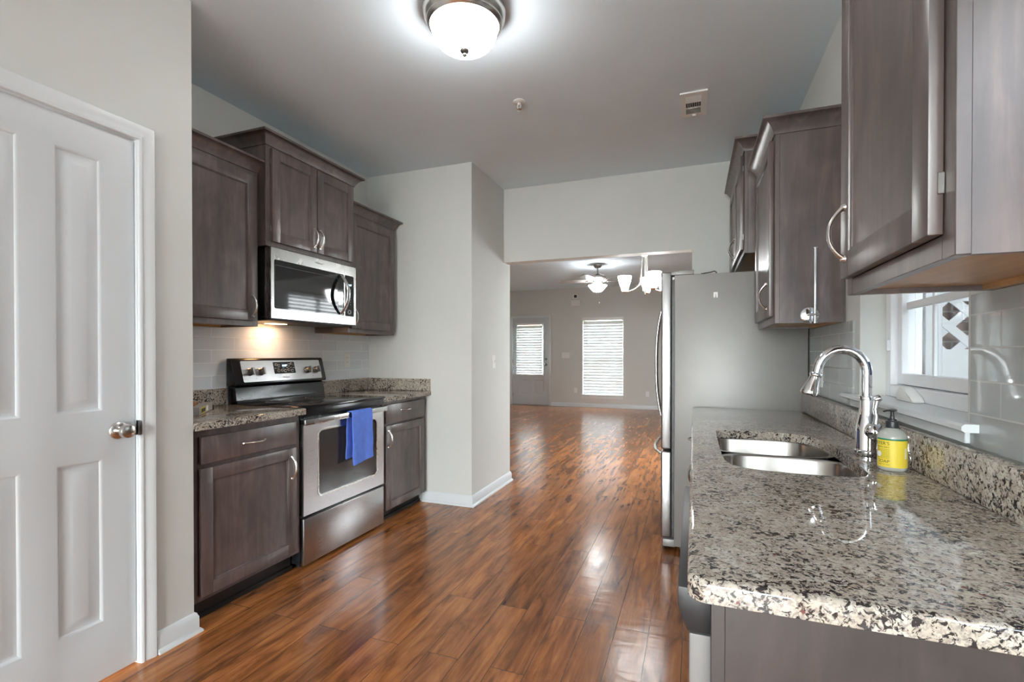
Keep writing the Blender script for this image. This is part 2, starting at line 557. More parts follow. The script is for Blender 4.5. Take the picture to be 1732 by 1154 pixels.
SLAT = slat_mat()


def bottle_mat():
    m, t, b = new_mat('cloudy_clear_plastic')
    n = noise(t, mapping(t), 10, 2); r = ramp(t, [(0.3, (0.70, 0.72, 0.66)), (0.7, (0.76, 0.78, 0.72))])
    t.links.new(n.outputs[0], r.inputs[0]); t.links.new(r.outputs[0], b.inputs['Base Color'])
    b.inputs['Roughness'].default_value = 0.12
    b.inputs['Transmission Weight'].default_value = 0.45
    b.inputs['IOR'].default_value = 1.35
    return m


BOTTLE = bottle_mat()

# ------------------------------------------------------------------ room shell
CZ = 2.742
XL, XR, XP = -2.648, 0.615, -1.655          # kitchen left wall, right wall, partition end
YP, YH, YB = 3.504, 4.205, 11.05            # partition face, header face, far wall
XPAN = -2.04                                # pantry wall face


def holed_wall_y(bm, x0, x1, y0, y1, z0, z1, holes):
    """wall slab running along Y with rectangular holes (ya, yb, za, zb)"""
    y = y0
    for ya, yb, za, zb in sorted(holes):
        box(bm, x0, x1, y, ya, z0, z1)
        if za > z0: box(bm, x0, x1, ya, yb, z0, za)
        if zb < z1: box(bm, x0, x1, ya, yb, zb, z1)
        y = yb
    box(bm, x0, x1, y, y1, z0, z1)


def holed_wall_x(bm, x0, x1, y0, y1, z0, z1, holes):
    x = x0
    for xa, xb, za, zb in sorted(holes):
        box(bm, x, xa, y0, y1, z0, z1)
        if za > z0: box(bm, xa, xb, y0, y1, z0, za)
        if zb < z1: box(bm, xa, xb, y0, y1, zb, z1)
        x = xb
    box(bm, x, x1, y0, y1, z0, z1)


PLAN = [(-4.5, 4.2), (-2.8, 4.2), (-2.8, -4.4), (0.80, -4.4), (0.80, 4.2), (0.80, 11.2), (-4.5, 11.2)]
b = NB(); prism(b, PLAN, 'Z', -0.1, 0); struct('floor', b, FLOOR)
b = NB(); prism(b, PLAN, 'Z', CZ, CZ + 0.1); struct('ceiling', b, CEIL)
b = NB(); holed_wall_y(b, XPAN - 0.1, XPAN, -4.4, 1.49, 0, CZ, [(0.654, 1.272, 0, 2.058)]); struct('wall_pantry', b, WALL)
b = NB(); box(b, XL - 0.1, XPAN - 0.1, 1.39, 1.49, 0, CZ); struct('wall_recess', b, WALL)
b = NB(); box(b, XL - 0.1, XL, 1.49, YP, 0, CZ); struct('wall_left', b, WALL)
b = NB(); box(b, XL - 0.1, XP, YP, 4.36, 0, CZ); struct('wall_partition', b, WALL)
b = NB(); box(b, XP, -0.015, YH, 4.32, 2.067, CZ); box(b, -0.015, 0.66, YH, 4.32, 0, CZ); struct('wall_header', b, WALL)
b = NB(); holed_wall_y(b, XR, 0.80, -4.3, YH, 0, CZ, [(1.47, 2.28, 1.035, 2.1), (-0.75, 0.50, 0.95, 2.2)]); struct('wall_right', b, WALL)
b = NB(); holed_wall_x(b, XPAN, 0.80, -4.4, -4.3, 0, CZ, [(-1.95, 0.50, 0.05, 2.45)]); struct('wall_front', b, WALL)
b = NB(); box(b, -4.45, -4.35, 4.26, YB, 0, CZ); struct('wall_living_left', b, WALL)
b = NB(); box(b, -4.35, XL - 0.1, 4.26, 4.36, 0, CZ); struct('wall_living_front', b, WALL)
b = NB(); holed_wall_y(b, 0.66, 0.80, 4.205, YB, 0, CZ, [(5.17, 6.50, 0.60, 2.10)]); struct('wall_living_right', b, WALL)
b = NB(); holed_wall_x(b, -4.45, 0.80, YB, 11.2, 0, CZ, [(-4.135, -3.2, 0, 2.085), (-2.40, -1.48, 0.29, 2.035)]); struct('wall_back', b, WALL)


def base_prof(h=0.088, d=0.014):
    return [(0, 0), (d + 0.012, 0), (d + 0.011, 0.008), (d + 0.004, 0.017), (d, 0.019), (d, h - 0.02), (d - 0.004, h - 0.012), (d - 0.006, h - 0.004), (0.003, h), (0, h)]


def baseboard(name, pts, closed=False):
    """pts: plan polyline along the wall; the board lies on its right-hand side, mitred"""
    bm = NB(); prof = base_prof(); P = [Vector((x, y)) for x, y in pts]
    rings = []
    for i, p in enumerate(P):
        ns = []
        if i: d = (p - P[i - 1]).normalized(); ns.append(Vector((d.y, -d.x)))
        if i < len(P) - 1: d = (P[i + 1] - p).normalized(); ns.append(Vector((d.y, -d.x)))
        n = ns[0] if len(ns) == 1 else (ns[0] + ns[1]) / (1 + ns[0].dot(ns[1]))
        rings.append([bm.verts.new((p.x + n.x * o, p.y + n.y * o, z)) for o, z in prof])
    for a, c in zip(rings, rings[1:]):
        for k in range(len(prof)):
            bm.faces.new((a[k], a[(k + 1) % len(prof)], c[(k + 1) % len(prof)], c[k]))
    bm.faces.new(rings[0]); bm.faces.new(rings[-1])
    return struct(name, bm, TRIM)


baseboard('baseboard_pantry', [(XPAN, 1.328), (XPAN, 1.49), (XPAN - 0.02, 1.49)])
baseboard('baseboard_pantry_front', [(XPAN, -4.3), (XPAN, 0.598)])
baseboard('baseboard_partition', [(-2.10, YP), (XP, YP), (XP, 4.36), (-2.7, 4.36)])
baseboard('baseboard_back', [(-3.135, YB), (0.66, YB)])
baseboard('baseboard_back_corner', [(-4.35, YB), (-4.20, YB)])
baseboard('baseboard_living_left', [(-4.35, 4.36), (-4.35, YB)])
baseboard('baseboard_living_right', [(0.66, YB), (0.66, 4.32)])
baseboard('baseboard_right', [(0.615, 0.70), (0.615, -4.3)])

# exterior beyond the windows; dark blue walls and roof are added to block daylight
b = NB(); box(b, -30, 30, -30, 40, -0.32, -0.12); struct('ground', b, CONC)
b = NB(); box(b, -9, 6, 11.6, 19.5, -0.12, -0.09); struct('trim_lawn', b, GRASS)
b = NB(); box(b, 0.80, 6.5, -4, 4.1, -0.12, -0.06); struct('trim_patio', b, CONC)
LIGHTBLOCK = plain('dark_blue_light_blocker', (0.06, 0.09, 0.135), 0.8, var=0.05)  # dark blue tone for the added walls that hold back daylight
b = NB(); box(b, 2.1, 2.3, -4.2, 1.2, -0.1, 3.2); struct('wall_light_blocker', b, LIGHTBLOCK)  # unseen wall added to dim and tint daylight at the side window
b = NB(); box(b, 4.4, 4.6, 0.2, 4.2, -0.1, 2.35); box(b, 2.3, 4.4, 0.2, 0.4, -0.1, 2.35); struct('wall_fence_shade', b, LIGHTBLOCK)  # unseen walls added to keep sky light off the lattice fence
b = NB(); box(b, 0.80, 9.0, -1.0, 4.2, 2.75, 2.95); struct('trim_shade_roof', b, VINYL)  # unseen roof added to shade the fence outside the kitchen window
b = NB(); box(b, 0.80, 2.87, 4.12, 4.2, -0.06, 2.74); struct('wall_brick', b, BRICK)

# ------------------------------------------------------------------ pantry door (door_1) and its casing
def casing_prof():
    return [(0, 0), (0, 0.010), (0.004, 0.013), (0.010, 0.0135), (0.014, 0.010), (0.030, 0.013), (0.044, 0.018), (0.054, 0.018), (0.057, 0.015), (0.057, 0)]


def casing(name, wall, sgn, axis, a0, a1, top, mat=TRIM):
    """three-sided mitred casing; axis 'Y' on a wall of constant X, 'X' on a wall of constant Y"""
    bm = NB(); prof = casing_prof(); rings = []
    for cx, cz, dx, dz in ((a0, 0, -1, 0), (a0, top, -1, 1), (a1, top, 1, 1), (a1, 0, 1, 0)):
        ring = []
        for w_, d in prof:
            a = cx + dx * w_; z = cz + dz * w_
            p = (wall + sgn * d, a, z) if axis == 'Y' else (a, wall + sgn * d, z)
            ring.append(bm.verts.new(p))
        rings.append(ring)
    n = len(prof)
    for p, q in zip(rings, rings[1:]):
        for k in range(n): bm.faces.new((p[k], p[(k + 1) % n], q[(k + 1) % n], q[k]))
    bm.faces.new(rings[0]); bm.faces.new(rings[-1])
    return struct(name, bm, mat)


casing('trim_1', XPAN, 1, 'Y', 0.66, 1.268, 2.054)
b = NB()
for ya, yb in ((0.654, 0.662), (1.266, 1.272)): box(b, XPAN - 0.1, XPAN, ya, yb, 0, 2.052)
box(b, XPAN - 0.1, XPAN, 0.654, 1.272, 2.052, 2.058)
box(b, XPAN - 0.062, XPAN - 0.05, 0.662, 0.672, 0, 2.052); box(b, XPAN - 0.062, XPAN - 0.05, 1.256, 1.266, 0, 2.052)
struct('trim_2', b, TRIM)


def panel_door(bm, xf, sgn, y0, y1, z0, z1, th, panels, axis='Y', light=None):
    """moulded raised-panel door; face at xf, panels (ya, yb, za, zb)"""
    def P(a, d, z):
        return (xf - sgn * d, a, z) if axis == 'Y' else (a, xf - sgn * d, z)
    L = [light] if light else []
    ys = sorted({y0, y1, *[p[0] for p in panels + L], *[p[1] for p in panels + L]})
    zs = sorted({z0, z1, *[p[2] for p in panels + L], *[p[3] for p in panels + L]})
    for i in range(len(ys) - 1):
        for k in range(len(zs) - 1):
            cy, cz = (ys[i] + ys[i + 1]) / 2, (zs[k] + zs[k + 1]) / 2
            if any(p[0] < cy < p[1] and p[2] < cz < p[3] for p in panels + L): continue
            bm.faces.new([bm.verts.new(P(a, 0, z)) for a, z in ((ys[i], zs[k]), (ys[i + 1], zs[k]), (ys[i + 1], zs[k + 1]), (ys[i], zs[k + 1]))])
    for ya, yb, za, zb in panels:
        steps = [(0, 0), (0.004, 0.002), (0.010, 0.009), (0.016, 0.010), (0.022, 0.010), (0.046, 0.0025), (0.05, 0.002)]
        loops = [[bm.verts.new(P(a, d, z)) for a, z in ((ya + i, za + i), (yb - i, za + i), (yb - i, zb - i), (ya + i, zb - i))] for i, d in steps]
        for p, q in zip(loops, loops[1:]):
            for k in range(4): bm.faces.new((p[k], p[(k + 1) % 4], q[(k + 1) % 4], q[k]))
        bm.faces.new(loops[-1])
    bmesh.ops.remove_doubles(bm, verts=bm.verts, dist=1e-5)
    A = [bm.verts.new(P(a, d, z)) for d in (0, th) for a, z in ((y0, z0), (y1, z0), (y1, z1), (y0, z1))]
    for k in range(4): bm.faces.new((A[k], A[(k + 1) % 4], A[4 + (k + 1) % 4], A[4 + k]))
    if light:
        ya, yb, za, zb = light
        Q = [[bm.verts.new(P(a, d, z)) for a, z in ((ya, za), (yb, za), (yb, zb), (ya, zb))] for d in (0, th)]
        for k in range(4):
            bm.faces.new((Q[0][k], Q[0][(k + 1) % 4], Q[1][(k + 1) % 4], Q[1][k]))
            bm.faces.new((A[4 + k], A[4 + (k + 1) % 4], Q[1][(k + 1) % 4], Q[1][k]))
    else: bm.faces.new(A[4:])
    bmesh.ops.remove_doubles(bm, verts=bm.verts, dist=1e-5)


XD = XPAN - 0.012
b = NB()
panel_door(b, XD, 1, 0.665, 1.2635, 0.008, 2.048, 0.035,
           [(0.776, 0.918, 1.006, 1.936), (1.011, 1.153, 1.006, 1.936), (0.776, 0.918, 0.222, 0.828), (1.011, 1.153, 0.222, 0.828)])
d1 = struct('door_1', b, DOORW, 'white moulded four-panel pantry door')
ky, kz = 1.205, 0.925
b = NB()
lathe(b, [(0.0, 0), (0.034, 0), (0.034, 0.003), (0.031, 0.007), (0.02, 0.010), (0.0125, 0.012), (0.0115, 0.024), (0.014, 0.030),
          (0.0235, 0.037), (0.0265, 0.046), (0.0265, 0.054), (0.024, 0.060), (0.015, 0.064), (0.0, 0.065)], (XD, ky, kz), (1, 0, 0), 40)
obj('door_knob', b, NICKEL, d1, 'brushed nickel door knob')
b = NB(); box(b, XPAN - 0.011, XPAN + 0.0145, 1.266, 1.2685, kz - 0.026, kz + 0.032, 0.0006, 1)
prism(b, [(XPAN + 0.013, kz - 0.024), (XPAN + 0.0165, kz - 0.010), (XPAN + 0.0165, kz + 0.016), (XPAN + 0.013, kz + 0.030)], 'Y', 1.266, 1.272)
obj('strike_plate', b, DKNOB, d1, 'dark metal strike plate')

# ------------------------------------------------------------------ cabinet parts
def shaker(bm, xf, s, y0, y1, z0, z1, st=0.057, th=0.019):
    """door with recessed flat panel; front at xf, outward sign s (faces s*X)"""
    xb = xf - s * th
    box(bm, xf - s * 0.0085, xb, y0 + 0.01, y1 - 0.01, z0 + 0.01, z1 - 0.01)
    box(bm, xf, xb, y0, y0 + st, z0, z1, 0.0018)
    box(bm, xf, xb, y1 - st, y1, z0, z1, 0.0018)
    box(bm, xf, xb, y0 + st, y1 - st, z0, z0 + st, 0.0018)
    box(bm, xf, xb, y0 + st, y1 - st, z1 - st, z1, 0.0018)
    # small quarter bead along the inner edge of the frame
    for ya, yb, za, zb in ((y0 + st, y0 + st + 0.005, z0 + st, z1 - st), (y1 - st - 0.005, y1 - st, z0 + st, z1 - st),
                           (y0 + st, y1 - st, z0 + st, z0 + st + 0.005), (y0 + st, y1 - st, z1 - st - 0.005, z1 - st)):
        box(bm, xf - s * 0.004, xb, ya, yb, za, zb, 0.0015, 1)


def pull(parent, xf, s, y, z, L=0.118, vert=True, out=0.030, mat=None):
    """arched bow pull with flared feet"""
    bm = NB(); pts = []; R = []
    n = 20
    for i in range(n + 1):
        u = -1 + 2 * i / n
        o = out * (1 - abs(u) ** 2.3) + 0.002
        a = u * L / 2
        pts.append((xf + s * o, y, z + a) if vert else (xf + s * o, y + a, z))
        R.append(0.0056 + 0.0028 * max(0, abs(u) - 0.72) / 0.28)
    tube(bm, pts, R, 10, 0.75)
    for u in (-1, 1):
        a = u * L / 2
        c = (xf, y, z + a) if vert else (xf, y + a, z)
        lathe(bm, [(0.0095, 0), (0.0085, 0.004), (0.005, 0.009), (0, 0.010)], c, (s, 0, 0), 14)
    return obj('handle', bm, mat or NICKEL, parent, 'satin nickel arched pull')


def crown(bm, xw, xf, s, y0, y1, z0, h=0.068, p=0.056, left=True, right=True):
    """mitred cove crown moulding: from the wall along the near side, front and far side"""
    prof = [(0.0, 0.0), (0.006, 0.0), (0.008, 0.010), (0.013, 0.018), (0.020, 0.030), (0.032, 0.044), (0.045, 0.053), (p, 0.056), (p, h), (p - 0.012, h), (0, h * 0.6)]
    path = []
    if left: path.append(('w', y0, -1))
    path.append(('f', y0, -1 if left else 0)); path.append(('f', y1, 1 if right else 0))
    if right: path.append(('w', y1, 1))
    rings = []
    for k, y, sy in path:
        rings.append([bm.verts.new(((xf + s * o) if k == 'f' else xw, y + sy * o, z0 + z)) for o, z in prof])
    n = len(prof)
    for a, c in zip(rings, rings[1:]):
        for i in range(n): bm.faces.new((a[i], a[(i + 1) % n], c[(i + 1) % n], c[i]))
    bm.faces.new(rings[0]); bm.faces.new(rings[-1])


def wall_cabinet(label, xw, xf, s, y0, y1, z0, z1, doors, crown_ends=(True, True), crown_y=None, ch=0.068, raw=True):
    """xf: face-frame front; doors: list of (ya, yb, za, zb, handle_y, handle_z)"""
    t = thing('wall_cabinet', label, 'cabinet', ((xw + xf) / 2, (y0 + y1) / 2, z0))
    g = 0.0015
    bm = NB(); xb = xf - s * 0.019
    box(bm, xw, xb, y0, y0 + 0.014, z0, z1); box(bm, xw, xb, y1 - 0.014, y1, z0, z1)
    box(bm, xw, xb, y0 + 0.014, y1 - 0.014, z1 - 0.014, z1); box(bm, xw, xw + s * 0.008, y0 + 0.014, y1 - 0.014, z0, z1 - 0.014)
    obj('body', bm, ESP, t)
    bm = NB()
    st = 0.036
    box(bm, xf, xb, y0 - 0.001, y0 + st, z0, z1, 0.0012, 1); box(bm, xf, xb, y1 - st, y1 + 0.001, z0, z1, 0.0012, 1)
    box(bm, xf, xb, y0 + st, y1 - st, z0, z0 + st, 0.0012, 1); box(bm, xf, xb, y0 + st, y1 - st, z1 - st, z1, 0.0012, 1)
    obj('face_frame', bm, ESP, t)
    if raw:
        bm = NB(); box(bm, xw + s * 0.008, xb, y0 + 0.014, y1 - 0.014, z0 + 0.012, z0 + 0.024)
        box(bm, xw + s * 0.008, xw + s * 0.026, y0 + 0.014, y1 - 0.014, z0 + 0.0005, z0 + 0.012)
        obj('bottom_panel', bm, RAWWOOD, t, 'pale wood bottom panel')
    for ya, yb, za, zb, hy, hz in doors:
        bm = NB(); shaker(bm, xf + s * 0.020, s, ya, yb, za, zb)
        d = obj('door', bm, ESP, t)
        pull(d, xf + s * 0.020, s, hy, hz)
        ny = ya if abs(hy - yb) < abs(hy - ya) else yb
        e = -1 if ny == ya else 1
        for q in (za + 0.075, zb - 0.075):
            hb = NB(); box(hb, xf, xf + s * 0.009, ny - e * 0.010, ny + e * 0.002, q - 0.016, q + 0.016, 0.001, 1)
            obj('hinge', hb, DKNOB, d, 'small dark metal hinge')
    bm = NB(); c0, c1 = crown_y or (y0, y1)
    crown(bm, xw, xf, s, c0, c1, z1 - 0.012, ch, 0.056, *crown_ends)
    obj('crown_moulding', bm, ESP, t)
    return t


def base_cabinet(label, xw, xf, s, y0, y1, ztop, drawers, doors, front_top=None):
    t = thing('base_cabinet', label, 'cabinet', ((xw + xf) / 2, (y0 + y1) / 2, 0))
    xb = xf - s * 0.019
    bm = NB(); box(bm, xw, xb, y0, y1, 0.105, ztop)
    if front_top:
        for ya in (y0, y1 - 0.014): box(bm, xw, xb, ya, ya + 0.014, ztop, front_top)
    obj('body', bm, ESP, t)
    ztop = front_top or ztop
    if front_top:
        bm = NB(); box(bm, xf + s * 0.020, xf + s * 0.001, y0 + 0.016, y1 - 0.020, 0.722, 0.842, 0.004, 2); obj('false_front', bm, ESP, t)
        bm = NB(); box(bm, xf - s * 0.001, xb, y0 + 0.036, y1 - 0.036, 0.73, ztop - 0.036); obj('front_panel', bm, ESP, t)
    bm = NB(); st = 0.036
    box(bm, xf, xb, y0, y0 + st, 0.105, ztop, 0.001, 1); box(bm, xf, xb, y1 - st, y1, 0.105, ztop, 0.001, 1)
    box(bm, xf, xb, y0 + st, y1 - st, 0.105, 0.105 + 0.03); box(bm, xf, xb, y0 + st, y1 - st, ztop - st, ztop)
    box(bm, xf, xb, y0 + st, y1 - st, 0.70, 0.73)
    obj('face_frame', bm, ESP, t)
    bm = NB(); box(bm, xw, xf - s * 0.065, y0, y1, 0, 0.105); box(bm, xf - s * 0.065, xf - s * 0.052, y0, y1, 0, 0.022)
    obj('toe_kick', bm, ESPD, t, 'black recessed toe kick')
    for ya, yb, za, zb, hy, hz in drawers:
        bm = NB(); box(bm, xf + s * 0.020, xf + s * 0.001, ya, yb, za, zb, 0.004, 2)
        d = obj('drawer', bm, ESP, t); pull(d, xf + s * 0.020, s, hy, hz, vert=False)
    for ya, yb, za, zb, hy, hz in doors:
        bm = NB(); shaker(bm, xf + s * 0.020, s, ya, yb, za, zb)
        d = obj('door', bm, ESP, t); pull(d, xf + s * 0.020, s, hy, hz)
    return t


XLF = -2.07
base_cabinet('dark base cabinet between pantry wall and range, one drawer over one wide door', XL + 0.001, XLF, 1, 1.495, 2.126, 0.879,
             [(1.537, 2.088, 0.722, 0.845, 1.812, 0.782)], [(1.533, 2.088, 0.128, 0.702, 2.055, 0.598)])
base_cabinet('narrow dark base cabinet in the corner right of the range', XL + 0.001, XLF, 1, 2.900, 3.488, 0.879,
             [(2.925, 3.447, 0.716, 0.852, 3.17, 0.80)], [(2.925, 3.438, 0.095, 0.70, 2.950, 0.606)])

# ------------------------------------------------------------------ left counters
def slab(bm, pts, z0, z1, bev=0.007):
    A = [bm.verts.new((x, y, z0)) for x, y in pts]; B = [bm.verts.new((x, y, z1)) for x, y in pts]
    n = len(pts); bm.faces.new(list(reversed(A))); top = bm.faces.new(B)
    for i in range(n): bm.faces.new((A[i], A[(i + 1) % n], B[(i + 1) % n], B[i]))
    bmesh.ops.bevel(bm, geom=list(top.edges), offset=bev, segments=3, affect='EDGES', profile=0.5)


t = thing('countertop', 'granite countertop with backsplash left of the range', 'countertop', (-2.33, 1.81, 0.88))
b = NB(); slab(b, [(XL + 0.001, 1.4905), (-2.022, 1.4905), (-2.022, 2.128), (XL + 0.001, 2.128)], 0.88, 0.914); obj('slab', b, GRAN, t)
b = NB(); box(b, XL + 0.001, XL + 0.021, 1.4905, 2.128, 0.9142, 1.012, 0.002, 1); obj('backsplash', b, GRAN, t)
t = thing('countertop', 'short granite countertop with corner backsplash right of the range', 'countertop', (-2.33, 3.2, 0.88))
b = NB(); slab(b, [(XL + 0.001, 2.900), (-2.022, 2.900), (-2.022, YP - 0.001), (XL + 0.001, YP - 0.001)], 0.88, 0.914); obj('slab', b, GRAN, t)
b = NB(); box(b, XL + 0.001, XL + 0.021, 2.900, YP - 0.022, 0.9142, 1.012, 0.002, 1); obj('backsplash', b, GRAN, t)
b = NB(); box(b, XL + 0.022, -2.026, YP - 0.021, YP - 0.001, 0.9142, 1.012, 0.002, 1); obj('side_splash', b, GRAN, t)

b = NB(); box(b, XL + 0.0003, XL + 0.009, 1.4905, YP - 0.001, 1.0125, 1.4195)
solo('tile_backsplash', b, TILEL, 'pale blue-grey glass subway tile behind the range', 'tile', smooth=False)

# ------------------------------------------------------------------ left wall cabinets
FU = -2.345
wall_cabinet('dark wall cabinet left of the microwave, single tall door', XL + 0.001, FU, 1, 1.495, 2.100, 1.374, 2.262,
             [(1.53, 2.076, 1.404, 2.222, 2.047, 1.490)], (False, False), (1.495, 2.100))
wall_cabinet('dark two-door wall cabinet directly above the microwave', XL + 0.001, -2.285, 1, 2.103, 2.866, 1.838, 2.424,
             [(2.133, 2.484, 1.866, 2.398, 2.462, 1.955), (2.490, 2.838, 1.866, 2.398, 2.512, 1.955)], (True, True), None, 0.068, raw=False)
wall_cabinet('dark wall cabinet right of the microwave beside the corner', XL + 0.001, FU, 1, 2.869, 3.452, 1.372, 2.262,
             [(2.895, 3.428, 1.404, 2.222, 2.925, 1.490)], (False, True), (2.869, 3.447))

# ------------------------------------------------------------------ microwave
t = thing('microwave', 'stainless over-the-range microwave with black glass door', 'microwave', (-2.45, 2.496, 1.42))
y0, y1, z0, z1 = 2.124, 2.870, 1.424, 1.832
b = NB(); box(b, XL + 0.01, -2.318, y0 + 0.003, y1 - 0.003, z0 + 0.004, z1 - 0.002, 0.003, 1); obj('housing', b, BLACKP, t, 'black housing')
xf = -2.27
b = NB()
plate(b, [(y0, z0), (2.748, z0), (2.748, z1), (y0, z1)], rrect(y0 + 0.022, 2.7475 - 0.003, 1.481, 1.766, 0.012), 'X', xf, xf - 0.045)
dr = obj('door', b, STEELH, t, 'stainless door')
b = NB(); box(b, xf - 0.004, xf - 0.03, y0 + 0.021, 2.746, 1.480, 1.767); gp = obj('window', b, BLACKG, dr, 'black glass window')
b = NB()
plate(b, rrect(y0 + 0.030, 2.690, 1.492, 1.735, 0.012), rrect(y0 + 0.033, 2.687, 1.495, 1.732, 0.011), 'X', xf - 0.0035, xf - 0.005)
obj('window_border', b, BLACKM, dr)
b = NB()
pts = []; R = []
for i in range(25):
    u = -1 + 2 * i / 24
    pts.append((xf + 0.004 + 0.062 * (1 - abs(u) ** 2.0), 2.713, 1.625 + 0.132 * u)); R.append(0.013 + 0.003 * (1 - abs(u)))
tube(b, pts, R, 14, 0.55, ref=(0, 1, 0))
obj('handle', b, STEELH, dr, 'curved stainless handle')
b = NB(); plate(b, [(2.7495, z0), (y1, z0), (y1, z1), (2.7495, z1)], rrect(2.753, y1 - 0.022, 1.481, 1.766, 0.006), 'X', xf, xf - 0.045)
cp = obj('control_panel', b, STEELH, t, 'control panel frame')
b = NB(); box(b, xf - 0.004, xf - 0.03, 2.7515, y1 - 0.021, 1.480, 1.767); obj('control_glass', b, BLACKG, cp)
text_on('10:07', 0.018, (xf - 0.0035, 2.808, 1.701), (0, 1, 0), (0, 0, 1), PALELED, cp, 'clock_digits', 'pale lit clock digits')
for k in range(7):
    b = NB()
    for q in (2.794, 2.816): lathe(b, [(0.0022, 0), (0, 0.0008)], (xf - 0.004, q, 1.668 - k * 0.017), (1, 0, 0), 8)
    obj('button', b, WHITEINK, cp)
b = NB()
for r in (0.018, 0.011):
    tube(b, [(xf - 0.0038, 2.805 + r * math.cos(a), 1.512 + r * 0.8 * math.sin(a)) for a in (2 * PI * i / 24 for i in range(25))], 0.0011, 6)
obj('keypad_marks', b, WHITEINK, cp)
text_on('Whirlpool', 0.017, (xf + 0.0002, 2.505, 1.803), (0, 1, 0), (0, 0, 1), GREYINK, dr, 'lettering', 'small grey maker lettering')
b = NB(); box(b, -2.60, -2.30, y0 + 0.02, y1 - 0.02, z0 - 0.012, z0 + 0.004, 0.003, 1)
box(b, -2.325, -2.285, y0 + 0.01, y1 - 0.01, z0 - 0.006, z0 + 0.004, 0.002, 1)
obj('base_grille', b, BLACKM, t, 'dark underside grille')
b = NB(); box(b, -2.58, -2.50, 2.36, 2.47, z0 - 0.0135, z0 - 0.011, 0.002, 1); obj('cooktop_lamp', b, WARMLAMP, t, 'warm lit cooktop lamp')

# ------------------------------------------------------------------ range
t = thing('range', 'stainless electric range with black glass cooktop between two base cabinets', 'range', (-2.33, 2.514, 0))
y0, y1 = 2.134, 2.894
b = NB(); box(b, XL + 0.012, -2.075, y0, y1, 0.025, 0.904, 0.002, 1)
for yy in (y0 + 0.04, y1 - 0.04):
    for xx in (-2.12, -2.58): lathe(b, [(0.018, 0), (0.018, 0.03)], (xx, yy, 0), (0, 0, 1), 12)
obj('body', b, BLACKP, t, 'black side panels')
xf = -2.05
b = NB()
plate(b, [(y0 + 0.004, 0.302), (y1 - 0.004, 0.302), (y1 - 0.004, 0.822), (y0 + 0.004, 0.822)],
      rrect(2.252, 2.808, 0.388, 0.772, 0.03), 'X', xf, xf - 0.024)
od = obj('oven_door', b, STEEL, t, 'stainless oven door')
b = NB(); plate(b, rrect(2.246, 2.814, 0.382, 0.778, 0.034), rrect(2.256, 2.804, 0.392, 0.768, 0.028), 'X', xf + 0.003, xf - 0.004)
obj('window_trim', b, STEELH, od, 'bright trim around oven window')
b = NB(); box(b, xf - 0.006, xf - 0.022, 2.25, 2.81, 0.386, 0.774); obj('window', b, OVENGL, od, 'dark oven window')
b = NB(); box(b, xf - 0.005, xf - 0.02, y0 + 0.003, y1 - 0.003, 0.826, 0.846); obj('door_top_trim', b, BLACKP, od)
b = NB(); box(b, -2.035, -2.016, 2.118, 2.888, 0.817, 0.850, 0.004, 2)
for yy in (2.15, 2.855): box(b, -2.05, -2.033, yy - 0.012, yy + 0.012, 0.822, 0.846)
obj('handle', b, STEELH, od, 'flat stainless handle bar')
b = NB(); box(b, xf, xf - 0.024, y0 + 0.004, y1 - 0.004, 0.022, 0.284, 0.004, 2); obj('storage_drawer', b, STEEL, t, 'stainless storage drawer')
b = NB(); box(b, -2.052, -2.09, y0, y1, 0.858, 0.905, 0.006, 2); obj('front_rail', b, BLACKP, t, 'black rail below cooktop')
b = NB(); box(b, XL + 0.03, -2.040, y0 - 0.003, y1 + 0.003, 0.905, 0.9185, 0.004, 2); ck = obj('cooktop', b, BLACKG, t, 'black glass cooktop')
for cx, cy, r in ((-2.20, 2.33, 0.105), (-2.20, 2.70, 0.085), (-2.43, 2.33, 0.075), (-2.43, 2.70, 0.105)):
    b = NB(); lathe(b, [(r, 0), (r, 0.0004), (r - 0.003, 0.0004), (r - 0.003, 0)], (cx, cy, 0.9186), (0, 0, 1), 40, cap=False)
    obj('burner_ring', b, GREYINK, ck)
b = NB(); prism(b, [(XL + 0.012, 0.918), (-2.560, 0.918), (-2.568, 0.935), (-2.578, 1.012), (-2.59, 1.022), (XL + 0.012, 1.022)], 'Y', y0 + 0.012, y1 - 0.012, 0.002)
obj('riser', b, BLACKP, t, 'black riser behind cooktop')
b = NB(); prism(b, [(XL + 0.012, 1.024), (-2.562, 1.024), (-2.558, 1.034), (-2.596, 1.180), (-2.606, 1.190), (XL + 0.012, 1.190)], 'Y', y0, y1, 0.003)
bgd = obj('backguard', b, BLACKP, t, 'black backguard')
# sloped control fascia frame: local axes on the slope
pa, pb = Vector((-2.558, 0, 1.034)), Vector((-2.596, 0, 1.180))
sl = (pb - pa).normalized(); nrm = Vector((sl.z, 0, -sl.x))


def on_slope(y, z, d=0.0):
    k = (z - pa.z) / (pb.z - pa.z)
    q = pa + (pb - pa) * k + nrm * d
    return Vector((q.x, y, q.z))


def slope_plate(bm, loop, d0, d1):
    A = [bm.verts.new(on_slope(y, z, d0)) for y, z in loop]; B = [bm.verts.new(on_slope(y, z, d1)) for y, z in loop]
    bm.faces.new(A); bm.faces.new(B)
    for i in range(len(A)): bm.faces.new((A[i], A[(i + 1) % len(A)], B[(i + 1) % len(A)], B[i]))


